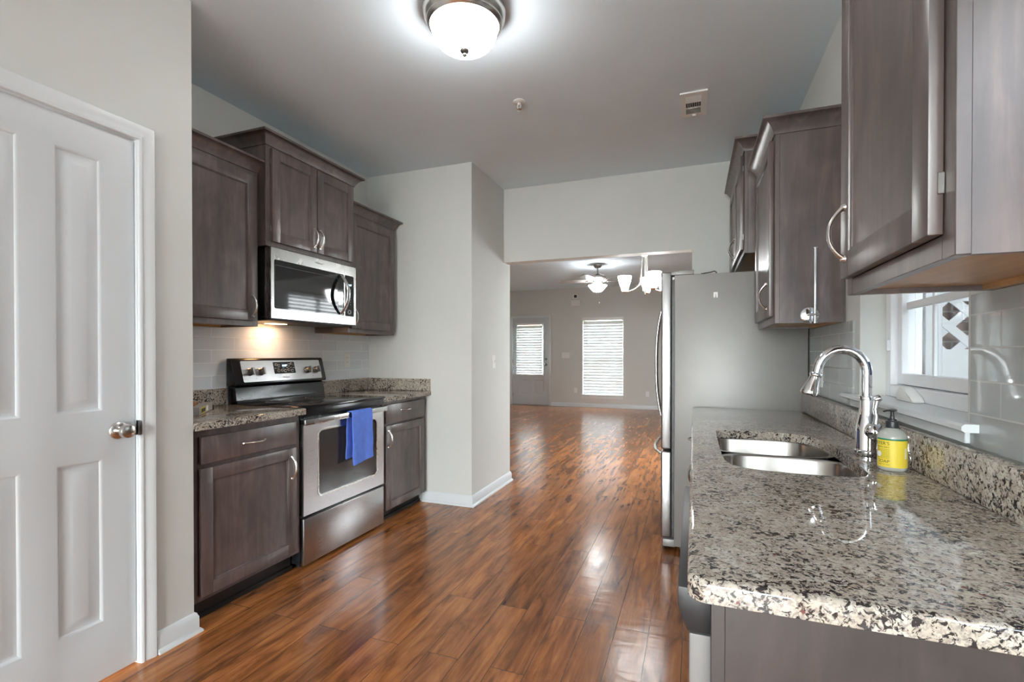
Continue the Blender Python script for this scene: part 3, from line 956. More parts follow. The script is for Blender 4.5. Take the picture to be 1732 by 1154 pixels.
b = NB(); slope_plate(b, rrect(2.190, 2.852, 1.043, 1.173, 0.008), -0.001, 0.0022); fa = obj('control_fascia', b, STEEL, bgd, 'stainless control fascia')
b = NB(); slope_plate(b, rrect(2.432, 2.612, 1.086, 1.163, 0.004), 0.0, 0.0030); obj('display', b, BLACKG, bgd, 'black display')
text_on('10:07', 0.019, on_slope(2.523, 1.138, 0.0032), (0, 1, 0), sl, BLUELED, bgd, 'clock_digits', 'blue lit clock digits')
b = NB()
for (cy, cz, r) in ((2.456, 1.146, 0.010), (2.478, 1.140, 0.011), (2.560, 1.142, 0.012), (2.585, 1.150, 0.010), (2.470, 1.105, 0.012), (2.498, 1.108, 0.010),
                    (2.525, 1.104, 0.013), (2.555, 1.110, 0.010), (2.585, 1.104, 0.012)):
    tube(b, [on_slope(cy + r * math.cos(a), cz + 0.6 * r * math.sin(a), 0.0033) for a in (0.3 + 5.2 * i / 16 for i in range(17))], 0.0010, 5)
for (cy, cz) in ((2.445, 1.122), (2.470, 1.122), (2.545, 1.124), (2.575, 1.124), (2.60, 1.122), (2.60, 1.142), (2.51, 1.122)):
    tube(b, [on_slope(cy - 0.008, cz, 0.0033), on_slope(cy + 0.008, cz, 0.0033)], 0.0010, 5)
obj('keypad_marks', b, WHITEINK, bgd)
text_on('Whirlpool', 0.014, on_slope(2.523, 1.062, 0.0024), (0, 1, 0), sl, GREYINK, bgd, 'lettering', 'small grey maker lettering')
for cy in (2.243, 2.326, 2.722, 2.806):
    b = NB(); o = on_slope(cy, 1.103, 0.002)
    lathe(b, [(0.0, 0), (0.024, 0), (0.024, 0.004), (0.021, 0.006), (0.020, 0.022), (0.017, 0.026), (0, 0.027)], o, nrm, 28)
    up = Vector((0, 0, 1)); c = o + nrm * 0.028
    a_, s_ = Vector((0, 1, 0)), sl
    vs = [bm_ for bm_ in ()]
    P8 = [b.verts.new(c + a_ * i + s_ * j + nrm * k) for k in (-0.004, 0.012) for i, j in ((-0.0055, -0.022), (0.0055, -0.022), (0.0055, 0.022), (-0.0055, 0.022))]
    for q in ((0, 1, 2, 3), (4, 5, 6, 7), (0, 1, 5, 4), (1, 2, 6, 5), (2, 3, 7, 6), (3, 0, 4, 7)): b.faces.new([P8[i] for i in q])
    obj('knob', b, DKNOB, bgd, 'dark nickel burner knob')
for cy in (2.285, 2.765):
    b = NB(); lathe(b, [(0.003, 0), (0, 0.0015)], on_slope(cy, 1.062, 0.002), nrm, 10); obj('indicator_light', b, BLACKM, bgd)

# blue towel over the oven handle
def towel():
    bm = NB()
    prof = []
    for k in range(13): prof.append((-2.0425, 0.56 + (0.842 - 0.56) * k / 12))
    for k in range(1, 9):
        a = PI - PI * k / 9; prof.append((-2.02275 + 0.01975 * math.cos(a), 0.8435 + 0.013 * math.sin(a)))
    for k in range(17): prof.append((-2.003, 0.842 - (0.842 - 0.535) * k / 16))
    N = 16; rows = []
    for i, (x, z) in enumerate(prof):
        f = i / (len(prof) - 1); row = []
        sh = -0.012 * max(0, 1 - i / 12) if i < 13 else 0
        for j in range(N + 1):
            u = j / N
            drop = max(0, (0.842 - z) / 0.3)
            wv = 0.0035 * math.sin(u * 7 + 0.6) * drop + (0.004 * math.sin(u * 17) * drop * 0.3)
            zz = z - (0.022 * (1 - u) * drop ** 2 if i >= 13 else 0.01 * (1 - u) * drop)
            side = 1 if i >= 13 else -1
            row.append(bm.verts.new((x + (wv if side > 0 else abs(wv) * 0.3) + (0.006 * drop if side > 0 else 0), 2.492 + 0.207 * u + sh + 0.004 * math.sin(z * 40) * drop, zz)))
        rows.append(row)
    for a, c in zip(rows, rows[1:]):
        for j in range(N): bm.faces.new((a[j], a[j + 1], c[j + 1], c[j]))
    o = solo('towel', bm, TOWEL, 'blue kitchen towel draped over the oven door handle', 'towel')
    md = o.modifiers.new('thickness', 'SOLIDIFY'); md.thickness = 0.006; md.offset = 0
    md = o.modifiers.new('soft', 'SUBSURF'); md.levels = 1; md.render_levels = 1


towel()

# small things on the left counter beside the pantry wall
t = thing('box', 'long grey wrap box with yellow label, on left counter by pantry wall', 'box', (-2.37, 1.80, 0.9142))
A, B = Vector((-2.262, 1.684, 0)), Vector((-2.48, 1.925, 0)); dv = (B - A).normalized(); nv = Vector((dv.y, -dv.x, 0)) * -1
def obox(bm, a, dv, nv, L, wd, z0, z1, bev=0.001):
    P8 = [bm.verts.new(Vector(a) + dv * i + nv * j + Vector((0, 0, k))) for k in (z0, z1) for i, j in ((0, 0), (L, 0), (L, wd), (0, wd))]
    fs = [bm.faces.new([P8[i] for i in q]) for q in ((0, 1, 2, 3), (4, 5, 6, 7), (0, 1, 5, 4), (1, 2, 6, 5), (2, 3, 7, 6), (3, 0, 4, 7))]
    bmesh.ops.bevel(bm, geom=list({e for f in fs for e in f.edges}), offset=bev, segments=1, affect='EDGES')
b = NB(); obox(b, A, dv, nv, 0.31, 0.042, 0.9145, 0.954); obj('carton', b, plain('grey_card', (0.34, 0.34, 0.33), 0.5), t)
b = NB(); obox(b, A + dv * 0.025 - nv * 0.0008, dv, nv, 0.12, 0.001, 0.919, 0.950, 0.0002); obj('label_panel', b, plain('yellow_card', (0.55, 0.42, 0.06), 0.5), t, 'yellow printed label')
b = NB()
for q, tl in ((0.045, 0.5), (0.062, -0.5), (0.079, 0.5), (0.098, -0.4), (0.115, 0.4)):
    c = A + dv * q - nv * 0.0014 + Vector((0, 0, 0.9345)); d_ = (Vector((0, 0, 1)) + dv * tl).normalized()
    tube(b, [c - d_ * 0.010, c + d_ * 0.010], 0.0022, 5)
obj('label_marks', b, INK, t)
b = NB(); obox(b, A + dv * 0.155 - nv * 0.0008, dv, nv, 0.045, 0.001, 0.921, 0.949, 0.0002); obj('price_panel', b, WHITEP, t, 'white end label')
b = NB(); obox(b, Vector((-2.372, 1.738, 0)), dv, nv, 0.115, 0.055, 0.9145, 0.945, 0.005)
obox(b, Vector((-2.378, 1.742, 0)), dv, nv, 0.07, 0.045, 0.9455, 0.972, 0.006)
solo('wood_block', b, plain('orange_brown_wood', (0.33, 0.15, 0.055), 0.5, var=0.3, scale=12), 'orange-brown stepped block behind grey box on left counter', 'block')


# ------------------------------------------------------------------ wall plates
def outlet(label, at, axis, sgn, sw=False, group=None, w_=0.070, h_=0.114):
    """axis 'X': on a wall of constant X facing sgn; 'Y': constant Y"""
    x, y, z = at
    t = thing('light_switch' if sw else 'wall_outlet', label, 'switch' if sw else 'outlet', at, group)
    def bx(bm, a0, a1, za, zb, d0, d1, bev=0.001):
        if axis == 'X': box(bm, x + sgn * d0, x + sgn * d1, y + a0, y + a1, z + za, z + zb, bev, 1)
        else: box(bm, x + a0, x + a1, y + sgn * d0, y + sgn * d1, z + za, z + zb, bev, 1)
    bm = NB(); bx(bm, -w_ / 2, w_ / 2, -h_ / 2, h_ / 2, 0.0003, 0.006, 0.002); obj('cover_plate', bm, WHITEP, t)
    if sw:
        bm = NB(); bx(bm, -0.005, 0.005, -0.012, 0.012, 0.006, 0.009); bx(bm, -0.003, 0.003, -0.002, 0.012, 0.008, 0.018); obj('toggle', bm, WHITEP, t)
    else:
        for q in (-0.02, 0.02):
            bm = NB(); bx(bm, -0.016, 0.016, q - 0.014, q + 0.014, 0.006, 0.008, 0.0008); r = obj('receptacle', bm, WHITEP, t)
            bm = NB()
            for e in (-0.006, 0.006): bx(bm, e - 0.001, e + 0.001, q - 0.004, q + 0.005, 0.008, 0.0085, 0)
            obj('slot', bm, BLACKM, r)
    return t


outlet('white outlet on the blue-grey tile right of the range', (XL + 0.009, 3.222, 1.168), 'X', 1)
outlet('white toggle switch at chest height on the partition end wall', (XP, 3.952, 1.148), 'X', 1, True)
outlet('white outlet on grey tile behind the faucet spout', (0.607, 2.86, 1.105), 'X', -1)
outlet('white outlet low on far wall just left of the blind-covered window', (-2.563, YB, 0.375), 'Y', -1)
outlet('white outlet low on far wall near the fridge, right of the window', (-0.955, YB, 0.335), 'Y', -1)
outlet('wide white switch plate at chest height between entry door and far window', (-2.80, YB, 1.19), 'Y', -1, True, None, 0.185, 0.135)

# ------------------------------------------------------------------ ceiling things
CL = (-0.957, 1.955)
t = thing('ceiling_light', 'lit flush-mount ceiling light with white glass dome and nickel rim', 'light', (*CL, CZ))
b = NB(); lathe(b, [(0.0, 0.0), (0.180, 0.0), (0.183, -0.010), (0.178, -0.016), (0.176, -0.024), (0.180, -0.030), (0.178, -0.040), (0.169, -0.048), (0.166, -0.054),
                    (0.168, -0.060), (0.162, -0.069), (0.154, -0.075), (0.147, -0.073), (0.142, -0.05), (0, -0.045)], (*CL, CZ - 0.0003), (0, 0, 1), 64)
obj('rim', b, NICKEL, t, 'stepped nickel rim')
b = NB(); prof = [(0.148, -0.068)]
for k in range(1, 17):
    a = PI / 2 * k / 16; prof.append((0.148 * math.cos(a) ** 0.62 if k < 16 else 0, -0.068 - 0.106 * math.sin(a)))
lathe(b, prof, (*CL, CZ), (0, 0, 1), 64, cap=False); obj('glass_dome', b, DOMEGL, t, 'lit white glass dome')
b = NB(); lathe(b, [(0.0, -0.168), (0.018, -0.172), (0.021, -0.178), (0.018, -0.185), (0.011, -0.189), (0.008, -0.192), (0.010, -0.198), (0.006, -0.204), (0, -0.205)], (*CL, CZ), (0, 0, 1), 24)
obj('finial', b, DKNOB, t, 'dark nickel finial')

t = thing('sprinkler', 'white fire sprinkler head on the ceiling', 'sprinkler', (-0.992, 2.772, CZ))
b = NB(); lathe(b, [(0.0, 0), (0.036, 0), (0.037, -0.003), (0.030, -0.008), (0.018, -0.010), (0, -0.010)], (-0.992, 2.772, CZ - 0.0003), (0, 0, 1), 32); obj('escutcheon', b, WHITEP, t)
b = NB(); lathe(b, [(0.009, -0.008), (0.009, -0.020), (0.005, -0.022), (0, -0.022)], (-0.992, 2.772, CZ), (0, 0, 1), 16)
for e in (-1, 1): tube(b, [(-0.992 + e * 0.007, 2.772, CZ - 0.018), (-0.992 + e * 0.011, 2.772, CZ - 0.030), (-0.992 + e * 0.003, 2.772, CZ - 0.046)], 0.0022, 8)
obj('frame_arms', b, WHITEP, t)
b = NB(); lathe(b, [(0, -0.045), (0.014, -0.046), (0.014, -0.048), (0, -0.049)], (-0.992, 2.772, CZ), (0, 0, 1), 20); obj('deflector', b, NICKEL, t)

t = thing('ceiling_vent', 'white louvred air vent in the kitchen ceiling', 'vent', (-0.004, 3.165, CZ))
x0, x1, y0, y1 = -0.080, 0.072, 3.015, 3.318
b = NB(); plate(b, [(x0, y0), (x1, y0), (x1, y1), (x0, y1)], [(x0 + 0.03, y0 + 0.04), (x1 - 0.035, y0 + 0.04), (x1 - 0.035, y1 - 0.04), (x0 + 0.03, y1 - 0.04)], 'Z', CZ - 0.0005, CZ - 0.009)
obj('frame', b, WHITEP, t)
b = NB(); box(b, x0 + 0.029, x1 - 0.034, y0 + 0.039, y1 - 0.039, CZ - 0.0015, CZ - 0.0005); obj('duct_shade', b, BLACKM, t, 'black sheet standing for the shade behind the louvres')  # black sheet painted as shade; the ceiling above it is closed
b = NB()
xa, xb, ya, yb = x0 + 0.03, x1 - 0.035, y0 + 0.04, y1 - 0.04; L3 = (yb - ya) / 3
for k in range(6):
    yy = ya + L3 * (k + 0.3) / 6
    prism(b, [(yy, CZ - 0.002), (yy + 0.002, CZ - 0.002), (yy + 0.009, CZ - 0.010), (yy + 0.007, CZ - 0.010)], 'X', xa, xb)
    yy = yb - L3 * (k + 0.9) / 6
    prism(b, [(yy + 0.007, CZ - 0.002), (yy + 0.009, CZ - 0.002), (yy + 0.002, CZ - 0.010), (yy, CZ - 0.010)], 'X', xa, xb)
for k in range(8):
    xx = xa + (xb - xa) * k / 7
    box(b, xx - 0.0013, xx + 0.0013, ya + L3, yb - L3, CZ - 0.011, CZ - 0.002)
box(b, xa, xb, ya + L3 - 0.002, ya + L3 + 0.002, CZ - 0.011, CZ - 0.002); box(b, xa, xb, yb - L3 - 0.002, yb - L3 + 0.002, CZ - 0.011, CZ - 0.002)
obj('louvres', b, WHITEP, t)
b = NB(); box(b, -0.012, 0.008, y1 - 0.030, y1 - 0.022, CZ - 0.018, CZ - 0.008, 0.001, 1); obj('damper_lever', b, WHITEP, t)

# ------------------------------------------------------------------ right run: base units, counter, sink
ZT, ZB = 0.90, 0.868
t = thing('dishwasher', 'stainless dishwasher with black control top under near end of granite counter', 'dishwasher', (0.28, 1.08, 0))
b = NB(); box(b, 0.032, 0.58, 0.782, 1.378, 0.1, ZB - 0.004); obj('tub', b, BLACKM, t)
b = NB(); prism(b, [(-0.022, ZB - 0.006), (-0.022, 0.834), (-0.008, 0.797), (0.030, 0.797), (0.030, ZB - 0.006)], 'Y', 0.780, 1.380, 0.002); obj('control_panel', b, BLACKM, t, 'black control panel')
b = NB(); box(b, -0.006, 0.030, 0.780, 1.380, 0.105, 0.794, 0.003, 2); obj('door', b, DWST, t, 'stainless door')
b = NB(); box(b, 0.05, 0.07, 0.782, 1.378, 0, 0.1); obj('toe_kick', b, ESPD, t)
t = thing('end_panel', 'dark wood panel closing the near end of the counter run', 'panel', (0.31, 0.765, 0))
ESPP = cabinet_wood('espresso_darkened_copy', 1.1)  # darker copy of the cabinet wood, toning down daylight on this face
b = NB(); box(b, 0.026, 0.598, 0.757, 0.776, 0, ZB - 0.001); obj('panel', b, ESPP, t)
b = NB(); box(b, 0.024, 0.043, 0.753, 0.777, 0, ZB - 0.001, 0.001, 1); obj('edge_stile', b, ESPP, t)
base_cabinet('dark sink cabinet with two doors under the double-bowl sink', 0.598, 0.028, -1, 1.384, 2.24, 0.640,
             [], [(1.40, 1.808, 0.12, 0.70, 1.785, 0.60), (1.814, 2.22, 0.12, 0.70, 1.837, 0.60)], ZB - 0.001)
base_cabinet('dark base cabinet between sink cabinet and fridge', 0.598, 0.028, -1, 2.245, 3.085, ZB - 0.001,
             [(2.27, 3.06, 0.72, 0.842, 2.66, 0.78)], [(2.27, 2.66, 0.12, 0.70, 2.635, 0.60), (2.67, 3.06, 0.12, 0.70, 2.695, 0.60)])

t = thing('countertop', 'long granite countertop with sink, under the kitchen window', 'countertop', (0.29, 1.9, ZB))
HOLE = [(0.086, 2.165), (0.100, 2.186), (0.13, 2.196), (0.20, 2.203), (0.28, 2.203), (0.35, 2.192), (0.395, 2.165), (0.425, 2.115), (0.440, 2.05), (0.447, 1.95), (0.447, 1.85),
        (0.444, 1.72), (0.440, 1.60), (0.433, 1.53), (0.418, 1.492), (0.385, 1.474), (0.33, 1.466), (0.25, 1.466), (0.18, 1.474), (0.13, 1.49), (0.103, 1.52), (0.088, 1.57), (0.083, 1.65), (0.083, 1.85), (0.084, 2.05)]
cr = 0.028
OUT = [(0.589, 3.092), (-0.008, 3.092)] + [(-0.008 + cr - cr * math.cos(a), 0.727 + cr - cr * math.sin(a)) for a in (PI / 2 * k / 7 for k in range(8))] + [(0.589, 0.727)]
b = NB()
caps = plate(b, OUT, HOLE, 'Z', ZB, ZT)
es = []
for loop, off in ((caps[1][0], 0.010), (caps[1][1], 0.004)):
    ed = []
    for i in range(len(loop)):
        for e in loop[i].link_edges:
            if e.other_vert(loop[i]) is loop[(i + 1) % len(loop)]: ed.append(e)
    es.append((ed, off))
bmesh.ops.bevel(b, geom=es[0][0], offset=0.009, segments=4, affect='EDGES', profile=0.5)
obj('slab', b, GRAN, t)
b = NB(); box(b, 0.562, 0.592, 0.727, 3.092, ZT + 0.0003, 1.002, 0.003, 2); obj('backsplash', b, GRAN, t)

# undermount double-bowl sink
def bowl(bm, loop, zt, depth, shr=0.016):
    n = len(loop); cx = sum(p[0] for p in loop) / n; cy = sum(p[1] for p in loop) / n
    def ring(k, z): return [bm.verts.new((cx + (x - cx) * k, cy + (y - cy) * k, z)) for x, y in loop]
    rs = [ring(1.08, zt), ring(1.0, zt), ring(0.985, zt - 0.006), ring(0.955, zt - depth + 0.04), ring(0.90, zt - depth + 0.012), ring(0.80, zt - depth), ring(0.15, zt - depth - 0.004)]
    for p, q in zip(rs, rs[1:]):
        for i in range(n): bm.faces.new((p[i], p[(i + 1) % n], q[(i + 1) % n], q[i]))
    bm.faces.new(rs[-1])
    return cx, cy, zt - depth - 0.004


def smooth_loop(pts, n=60):
    """closed Catmull-Rom through pts"""
    out = []; m = len(pts)
    for i in range(m):
        p0, p1, p2, p3 = (Vector(pts[(i + k) % m]) for k in (-1, 0, 1, 2))
        for s in range(4):
            u = s / 4
            out.append(tuple(0.5 * ((2 * p1) + (p2 - p0) * u + (2 * p0 - 5 * p1 + 4 * p2 - p3) * u * u + (3 * p1 - p0 - 3 * p2 + p3) * u ** 3)))
    return out


t = thing('sink', 'stainless undermount double-bowl sink in the granite counter', 'sink', (0.26, 1.83, ZB - 0.24))
NEARB = smooth_loop([(0.082, 1.62), (0.086, 1.56), (0.105, 1.512), (0.15, 1.482), (0.25, 1.464), (0.34, 1.464), (0.40, 1.476), (0.435, 1.52), (0.444, 1.62), (0.448, 1.74), (0.44, 1.80), (0.40, 1.842), (0.30, 1.862), (0.20, 1.862), (0.13, 1.848), (0.095, 1.80), (0.083, 1.72)])
FARB = smooth_loop([(0.082, 2.05), (0.083, 1.96), (0.10, 1.915), (0.15, 1.893), (0.25, 1.885), (0.35, 1.890), (0.41, 1.91), (0.442, 1.96), (0.444, 2.05), (0.425, 2.12), (0.385, 2.178), (0.33, 2.20), (0.25, 2.207), (0.17, 2.205), (0.11, 2.195), (0.085, 2.15)])
b = NB(); dr = [bowl(b, NEARB, ZB - 0.0012, 0.19), bowl(b, FARB, ZB - 0.0012, 0.19)]
so = obj('bowls', b, SINKST, t)
for x, y, z in dr:
    b = NB(); lathe(b, [(0.0, 0.001), (0.03, 0.001), (0.034, 0.004), (0.042, 0.004), (0.044, 0.0)], (x, y, z), (0, 0, 1), 28); obj('drain', b, CHROME, t, 'chrome drain')

# faucet
FX, FY = 0.507, 1.812
ZT += 0.0006
t = thing('faucet', 'chrome gooseneck pull-down kitchen faucet behind the sink', 'faucet', (FX, FY, ZT))
b = NB(); lathe(b, [(0.0, 0.0), (0.033, 0.0), (0.034, 0.004), (0.034, 0.014), (0.031, 0.017), (0.0305, 0.02), (0.0305, 0.072), (0.030, 0.088), (0.026, 0.104), (0.0215, 0.125), (0.0185, 0.150), (0.0175, 0.172), (0.0205, 0.174), (0.0205, 0.182), (0.0155, 0.184), (0, 0.184)], (FX, FY, ZT), (0, 0, 1), 40)
obj('base', b, CHROME, t)
b = NB()
pts = [(FX, FY, ZT + 0.18 + 0.06 * k / 4) for k in range(5)]
R_ = 0.0665; cx = FX - R_
pts += [(cx + R_ * math.cos(a), FY, ZT + 0.258 + 1.08 * R_ * math.sin(a)) for a in (math.radians(170) * k / 30 for k in range(31))]
ex, ez = pts[-1][0], pts[-1][2]
dx, dz = -0.24, -0.97
pts += [(ex + dx * k * 0.01, FY, ez + dz * k * 0.01) for k in (1, 2)]
tube(b, pts, 0.0145, 20, ref=(0, 1, 0)); obj('spout', b, CHROME, t)
b = NB(); o = Vector(pts[-1]); ax = Vector((-0.30, 0, -0.954))
lathe(b, [(0.0, -0.004), (0.0165, -0.004), (0.0185, 0.0), (0.0185, 0.005), (0.0165, 0.008), (0.0175, 0.018), (0.0215, 0.038), (0.0265, 0.056), (0.0275, 0.066), (0.025, 0.070), (0, 0.070)], o, ax, 32)
hd = obj('spray_head', b, CHROME, t, 'flared chrome spray head')
b = NB(); lathe(b, [(0.0, 0.070), (0.021, 0.070), (0.020, 0.0715), (0, 0.0715)], o, ax, 28); obj('aerator', b, BLACKM, hd)
b = NB(); obox(b, o + ax * 0.030 + Vector((0.0185, -0.006, 0)), ax, Vector((0, 1, 0)), 0.022, 0.012, -0.003, 0.006, 0.002); obj('spray_button', b, CHROME, hd)
b = NB()
lathe(b, [(0, -0.002), (0.020, 0), (0.026, 0.010), (0.0275, 0.02), (0.025, 0.031), (0.016, 0.040), (0, 0.043)], (FX + 0.006, FY - 0.016, ZT + 0.076), (0.35, -0.94, 0.15), 28)
L0 = Vector((FX + 0.012, FY - 0.040, ZT + 0.102))
tube(b, [L0 + Vector((0, 0, 0)), L0 + Vector((0.003, 0.002, 0.022)), L0 + Vector((0.000, 0.004, 0.044)), L0 + Vector((0.003, 0.004, 0.062)), L0 + Vector((0.006, 0.004, 0.072))], [0.0075, 0.0065, 0.0058, 0.0068, 0.0085], 14)
lathe(b, [(0, -0.012), (0.009, -0.008), (0.011, 0), (0.009, 0.008), (0, 0.011)], L0 + Vector((0.007, 0.004, 0.078)), (0.8, -0.1, 0.5), 20)
obj('lever', b, CHROME, t, 'chrome side lever')

ZT -= 0.0006
# soap bottle
SXc, SYc = 0.508, 1.605
t = thing('soap_bottle', 'pump soap bottle with yellow label and black pump beside the faucet', 'soap', (SXc, SYc, ZT))
RB = 0.0335
b = NB(); lathe(b, [(0, 0.001), (RB - 0.005, 0.0), (RB - 0.001, 0.004), (RB, 0.008), (RB, 0.090), (RB - 0.002, 0.098), (RB - 0.008, 0.107), (RB - 0.018, 0.112), (0.0125, 0.114), (0.0125, 0.120), (0, 0.120)], (SXc, SYc, ZT + 0.0004), (0, 0, 1), 48)
bo = obj('bottle', b, BOTTLE, t)
def shell(z0, z1, a0, a1, r, n=40):
    bm = NB(); rows = [[bm.verts.new((SXc + r * math.cos(a), SYc + r * math.sin(a), ZT + z)) for a in (a0 + (a1 - a0) * i / n for i in range(n + 1))] for z in (z0, z1)]
    for i in range(n): bm.faces.new((rows[0][i], rows[0][i + 1], rows[1][i + 1], rows[1][i]))
    return bm
obj('label', shell(0.011, 0.084, -PI * 0.98, PI * 0.5, RB + 0.0004), YELLOW, bo, 'yellow paper label')
obj('label_band', shell(0.0835, 0.088, -PI * 0.98, PI * 0.5, RB + 0.0004), GREENL, bo, 'green band')
va = math.atan2(-SYc, -SXc)          # direction from bottle to camera
def wrap_text(body, size, ang, z, mat, name='lettering'):
    bm = text_bm(body, size, 'RIGHT', 0.0001); r = RB + 0.0007
    for v in bm.verts:
        a = ang + v.co.x / r
        v.co = Vector((SXc + r * math.cos(a), SYc + r * math.sin(a), ZT + z + v.co.y))
    obj(name, bm, mat, bo, smooth=False)
wa = va - 0.16
wrap_text("MEYER'S", 0.0125, wa, 0.0745, INK); wrap_text('CLEAN DAY', 0.0066, wa, 0.0645, INK)
for k in range(7): wrap_text('garden hand soap gentle', 0.0032, wa, 0.0585 - k * 0.0038, INK)
wrap_text('SOAP', 0.0118, wa, 0.0262, INK); wrap_text('liquid hand wash', 0.0042, wa, 0.0185, INK)
b = NB(); ob = [(RB + 0.0008) * 1.0] 
for r0 in (0.0075,):
    c0 = va - 0.16 - 0.78; vs = []
    ctr = b.verts.new((SXc + (RB + .0009) * math.cos(c0), SYc + (RB + .0009) * math.sin(c0), ZT + 0.045))
    for i in range(20):
        a = 2 * PI * i / 20; aa = c0 + r0 * math.cos(a) / RB
        vs.append(b.verts.new((SXc + (RB + .0009) * math.cos(aa), SYc + (RB + .0009) * math.sin(aa), ZT + 0.045 + r0 * math.sin(a))))
    for i in range(20): b.faces.new((ctr, vs[i], vs[(i + 1) % 20]))
obj('round_seal', b, WHITEP, bo, 'small white round seal')
for k in range(9):
    obj('barcode_bar', shell(0.036 + k * 0.0032, 0.0378 + k * 0.0032, va + 0.88, va + 1.12, RB + 0.0008, 6), WHITEP, bo)
b = NB(); lathe(b, [(0, 0.115), (0.0145, 0.115), (0.0150, 0.117), (0.0150, 0.132), (0.0140, 0.134), (0.010, 0.135), (0.010, 0.138), (0.0055, 0.139), (0.0055, 0.147), (0.0042, 0.148), (0.0042, 0.160), (0, 0.160)], (SXc, SYc, ZT), (0, 0, 1), 32)
pv = Vector((-0.75, -0.66, 0)).normalized()
tube(b, [Vector((SXc, SYc, ZT + 0.1625)) - pv * 0.012, Vector((SXc, SYc, ZT + 0.1625)), Vector((SXc, SYc, ZT + 0.1635)) + pv * 0.022, Vector((SXc, SYc, ZT + 0.161)) + pv * 0.034], [0.0055, 0.0065, 0.0045, 0.0032], 14, 0.6)
obj('pump', b, BLACKM, t, 'black pump top')

# ------------------------------------------------------------------ right wall tile, window, stool
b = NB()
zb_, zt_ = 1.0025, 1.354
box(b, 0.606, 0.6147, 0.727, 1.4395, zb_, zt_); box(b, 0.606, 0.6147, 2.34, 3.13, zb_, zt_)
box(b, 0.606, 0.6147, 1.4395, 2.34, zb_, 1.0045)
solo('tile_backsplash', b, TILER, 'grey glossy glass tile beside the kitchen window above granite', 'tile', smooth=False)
b = NB(); box(b, 0.6065, 0.70, 1.4705, 2.2795, 1.036, 1.0555)
prism(b, [(0.580, 1.0362), (0.574, 1.041), (0.574, 1.050), (0.580, 1.0555), (0.6064, 1.0555), (0.6064, 1.0362)], 'Y', 1.40, 2.395)
struct('trim_3', b, TRIM)
b = NB(); box(b, 0.597, 0.6147, 1.44, 2.34, 1.006, 1.0355, 0.002, 1); struct('trim_4', b, TRIM)
# window: vinyl casement with colonial bars
def frame_y(bm, x0, x1, y0, y1, z0, z1, w_, bev=0.002):
    box(bm, x0, x1, y0, y0 + w_, z0, z1, bev, 1); box(bm, x0, x1, y1 - w_, y1, z0, z1, bev, 1)
    box(bm, x0, x1, y0 + w_, y1 - w_, z0, z0 + w_, bev, 1); box(bm, x0, x1, y0 + w_, y1 - w_, z1 - w_, z1, bev, 1)
b = NB(); frame_y(b, 0.70, 0.80, 1.47, 2.28, 1.0557, 2.1, 0.045)
w1 = struct('window_1', b, VINYL)
b = NB(); frame_y(b, 0.722, 0.765, 1.518, 2.235, 1.104, 2.055, 0.040)
obj('sash', b, VINYL, w1)
b = NB(); box(b, 0.742, 0.746, 1.556, 2.197, 1.142, 2.017); obj('pane', b, GLASS, w1)
b = NB()
for yy in (1.66, 1.875 + 0.11): box(b, 0.738, 0.750, yy - 0.007, yy + 0.007, 1.142, 2.017, 0.002, 1)
for zz in (1.394, 1.70): box(b, 0.737, 0.751, 1.556, 2.197, zz - 0.013, zz + 0.013, 0.002, 1)
obj('glazing_bars', b, VINYL, w1)
b = NB(); box(b, 0.69, 0.70, 2.236, 2.246, 1.23, 1.27, 0.001, 1); obj('latch', b, VINYL, w1)
b = NB()
prism(b, [(1.93, 1.0560), (2.075, 1.0560), (2.068, 1.086), (2.045, 1.106), (2.00, 1.098), (1.95, 1.074), (1.93, 1.064)], 'X', 0.665, 0.699, 0.006)
solo('window_crank', b, WHITEP, 'white folding crank cover on the kitchen window stool', 'crank')
# windows out of direct view; the rear one is added for daylight
def plain_window(name, axis, c, a0, a1, z0, z1, bars, th=0.1):
    bm = NB()
    def bx(p, q, za, zb, d0, d1):
        if axis == 'Y': box(bm, d0, d1, p, q, za, zb)
        else: box(bm, p, q, d0, d1, za, zb)
    f = 0.05
    bx(a0, a0 + f, z0, z1, c, c + th); bx(a1 - f, a1, z0, z1, c, c + th); bx(a0 + f, a1 - f, z0, z0 + f, c, c + th); bx(a0 + f, a1 - f, z1 - f, z1, c, c + th)
    for q in bars: bx(q - 0.035, q + 0.035, z0 + f, z1 - f, c + 0.02, c + th - 0.02)
    o = struct(name, bm, VINYL)
    bm = NB()
    if axis == 'Y': box(bm, c + th / 2, c + th / 2 + 0.004, a0 + f, a1 - f, z0 + f, z1 - f)
    else: box(bm, a0 + f, a1 - f, c + th / 2, c + th / 2 + 0.004, z0 + f, z1 - f)
    obj('pane', bm, GLASS, o)
    return o
plain_window('window_fill', 'X', -4.4, -1.95, 0.50, 0.05, 2.45, [-0.72])  # unseen window, placed and widened to fill the kitchen with daylight
plain_window('window_3', 'Y', 0.66, -0.75, 0.50, 0.95, 2.2, [-0.125])
plain_window('window_4', 'Y', 0.735, 5.17, 6.50, 0.60, 2.10, [5.835], 0.06)

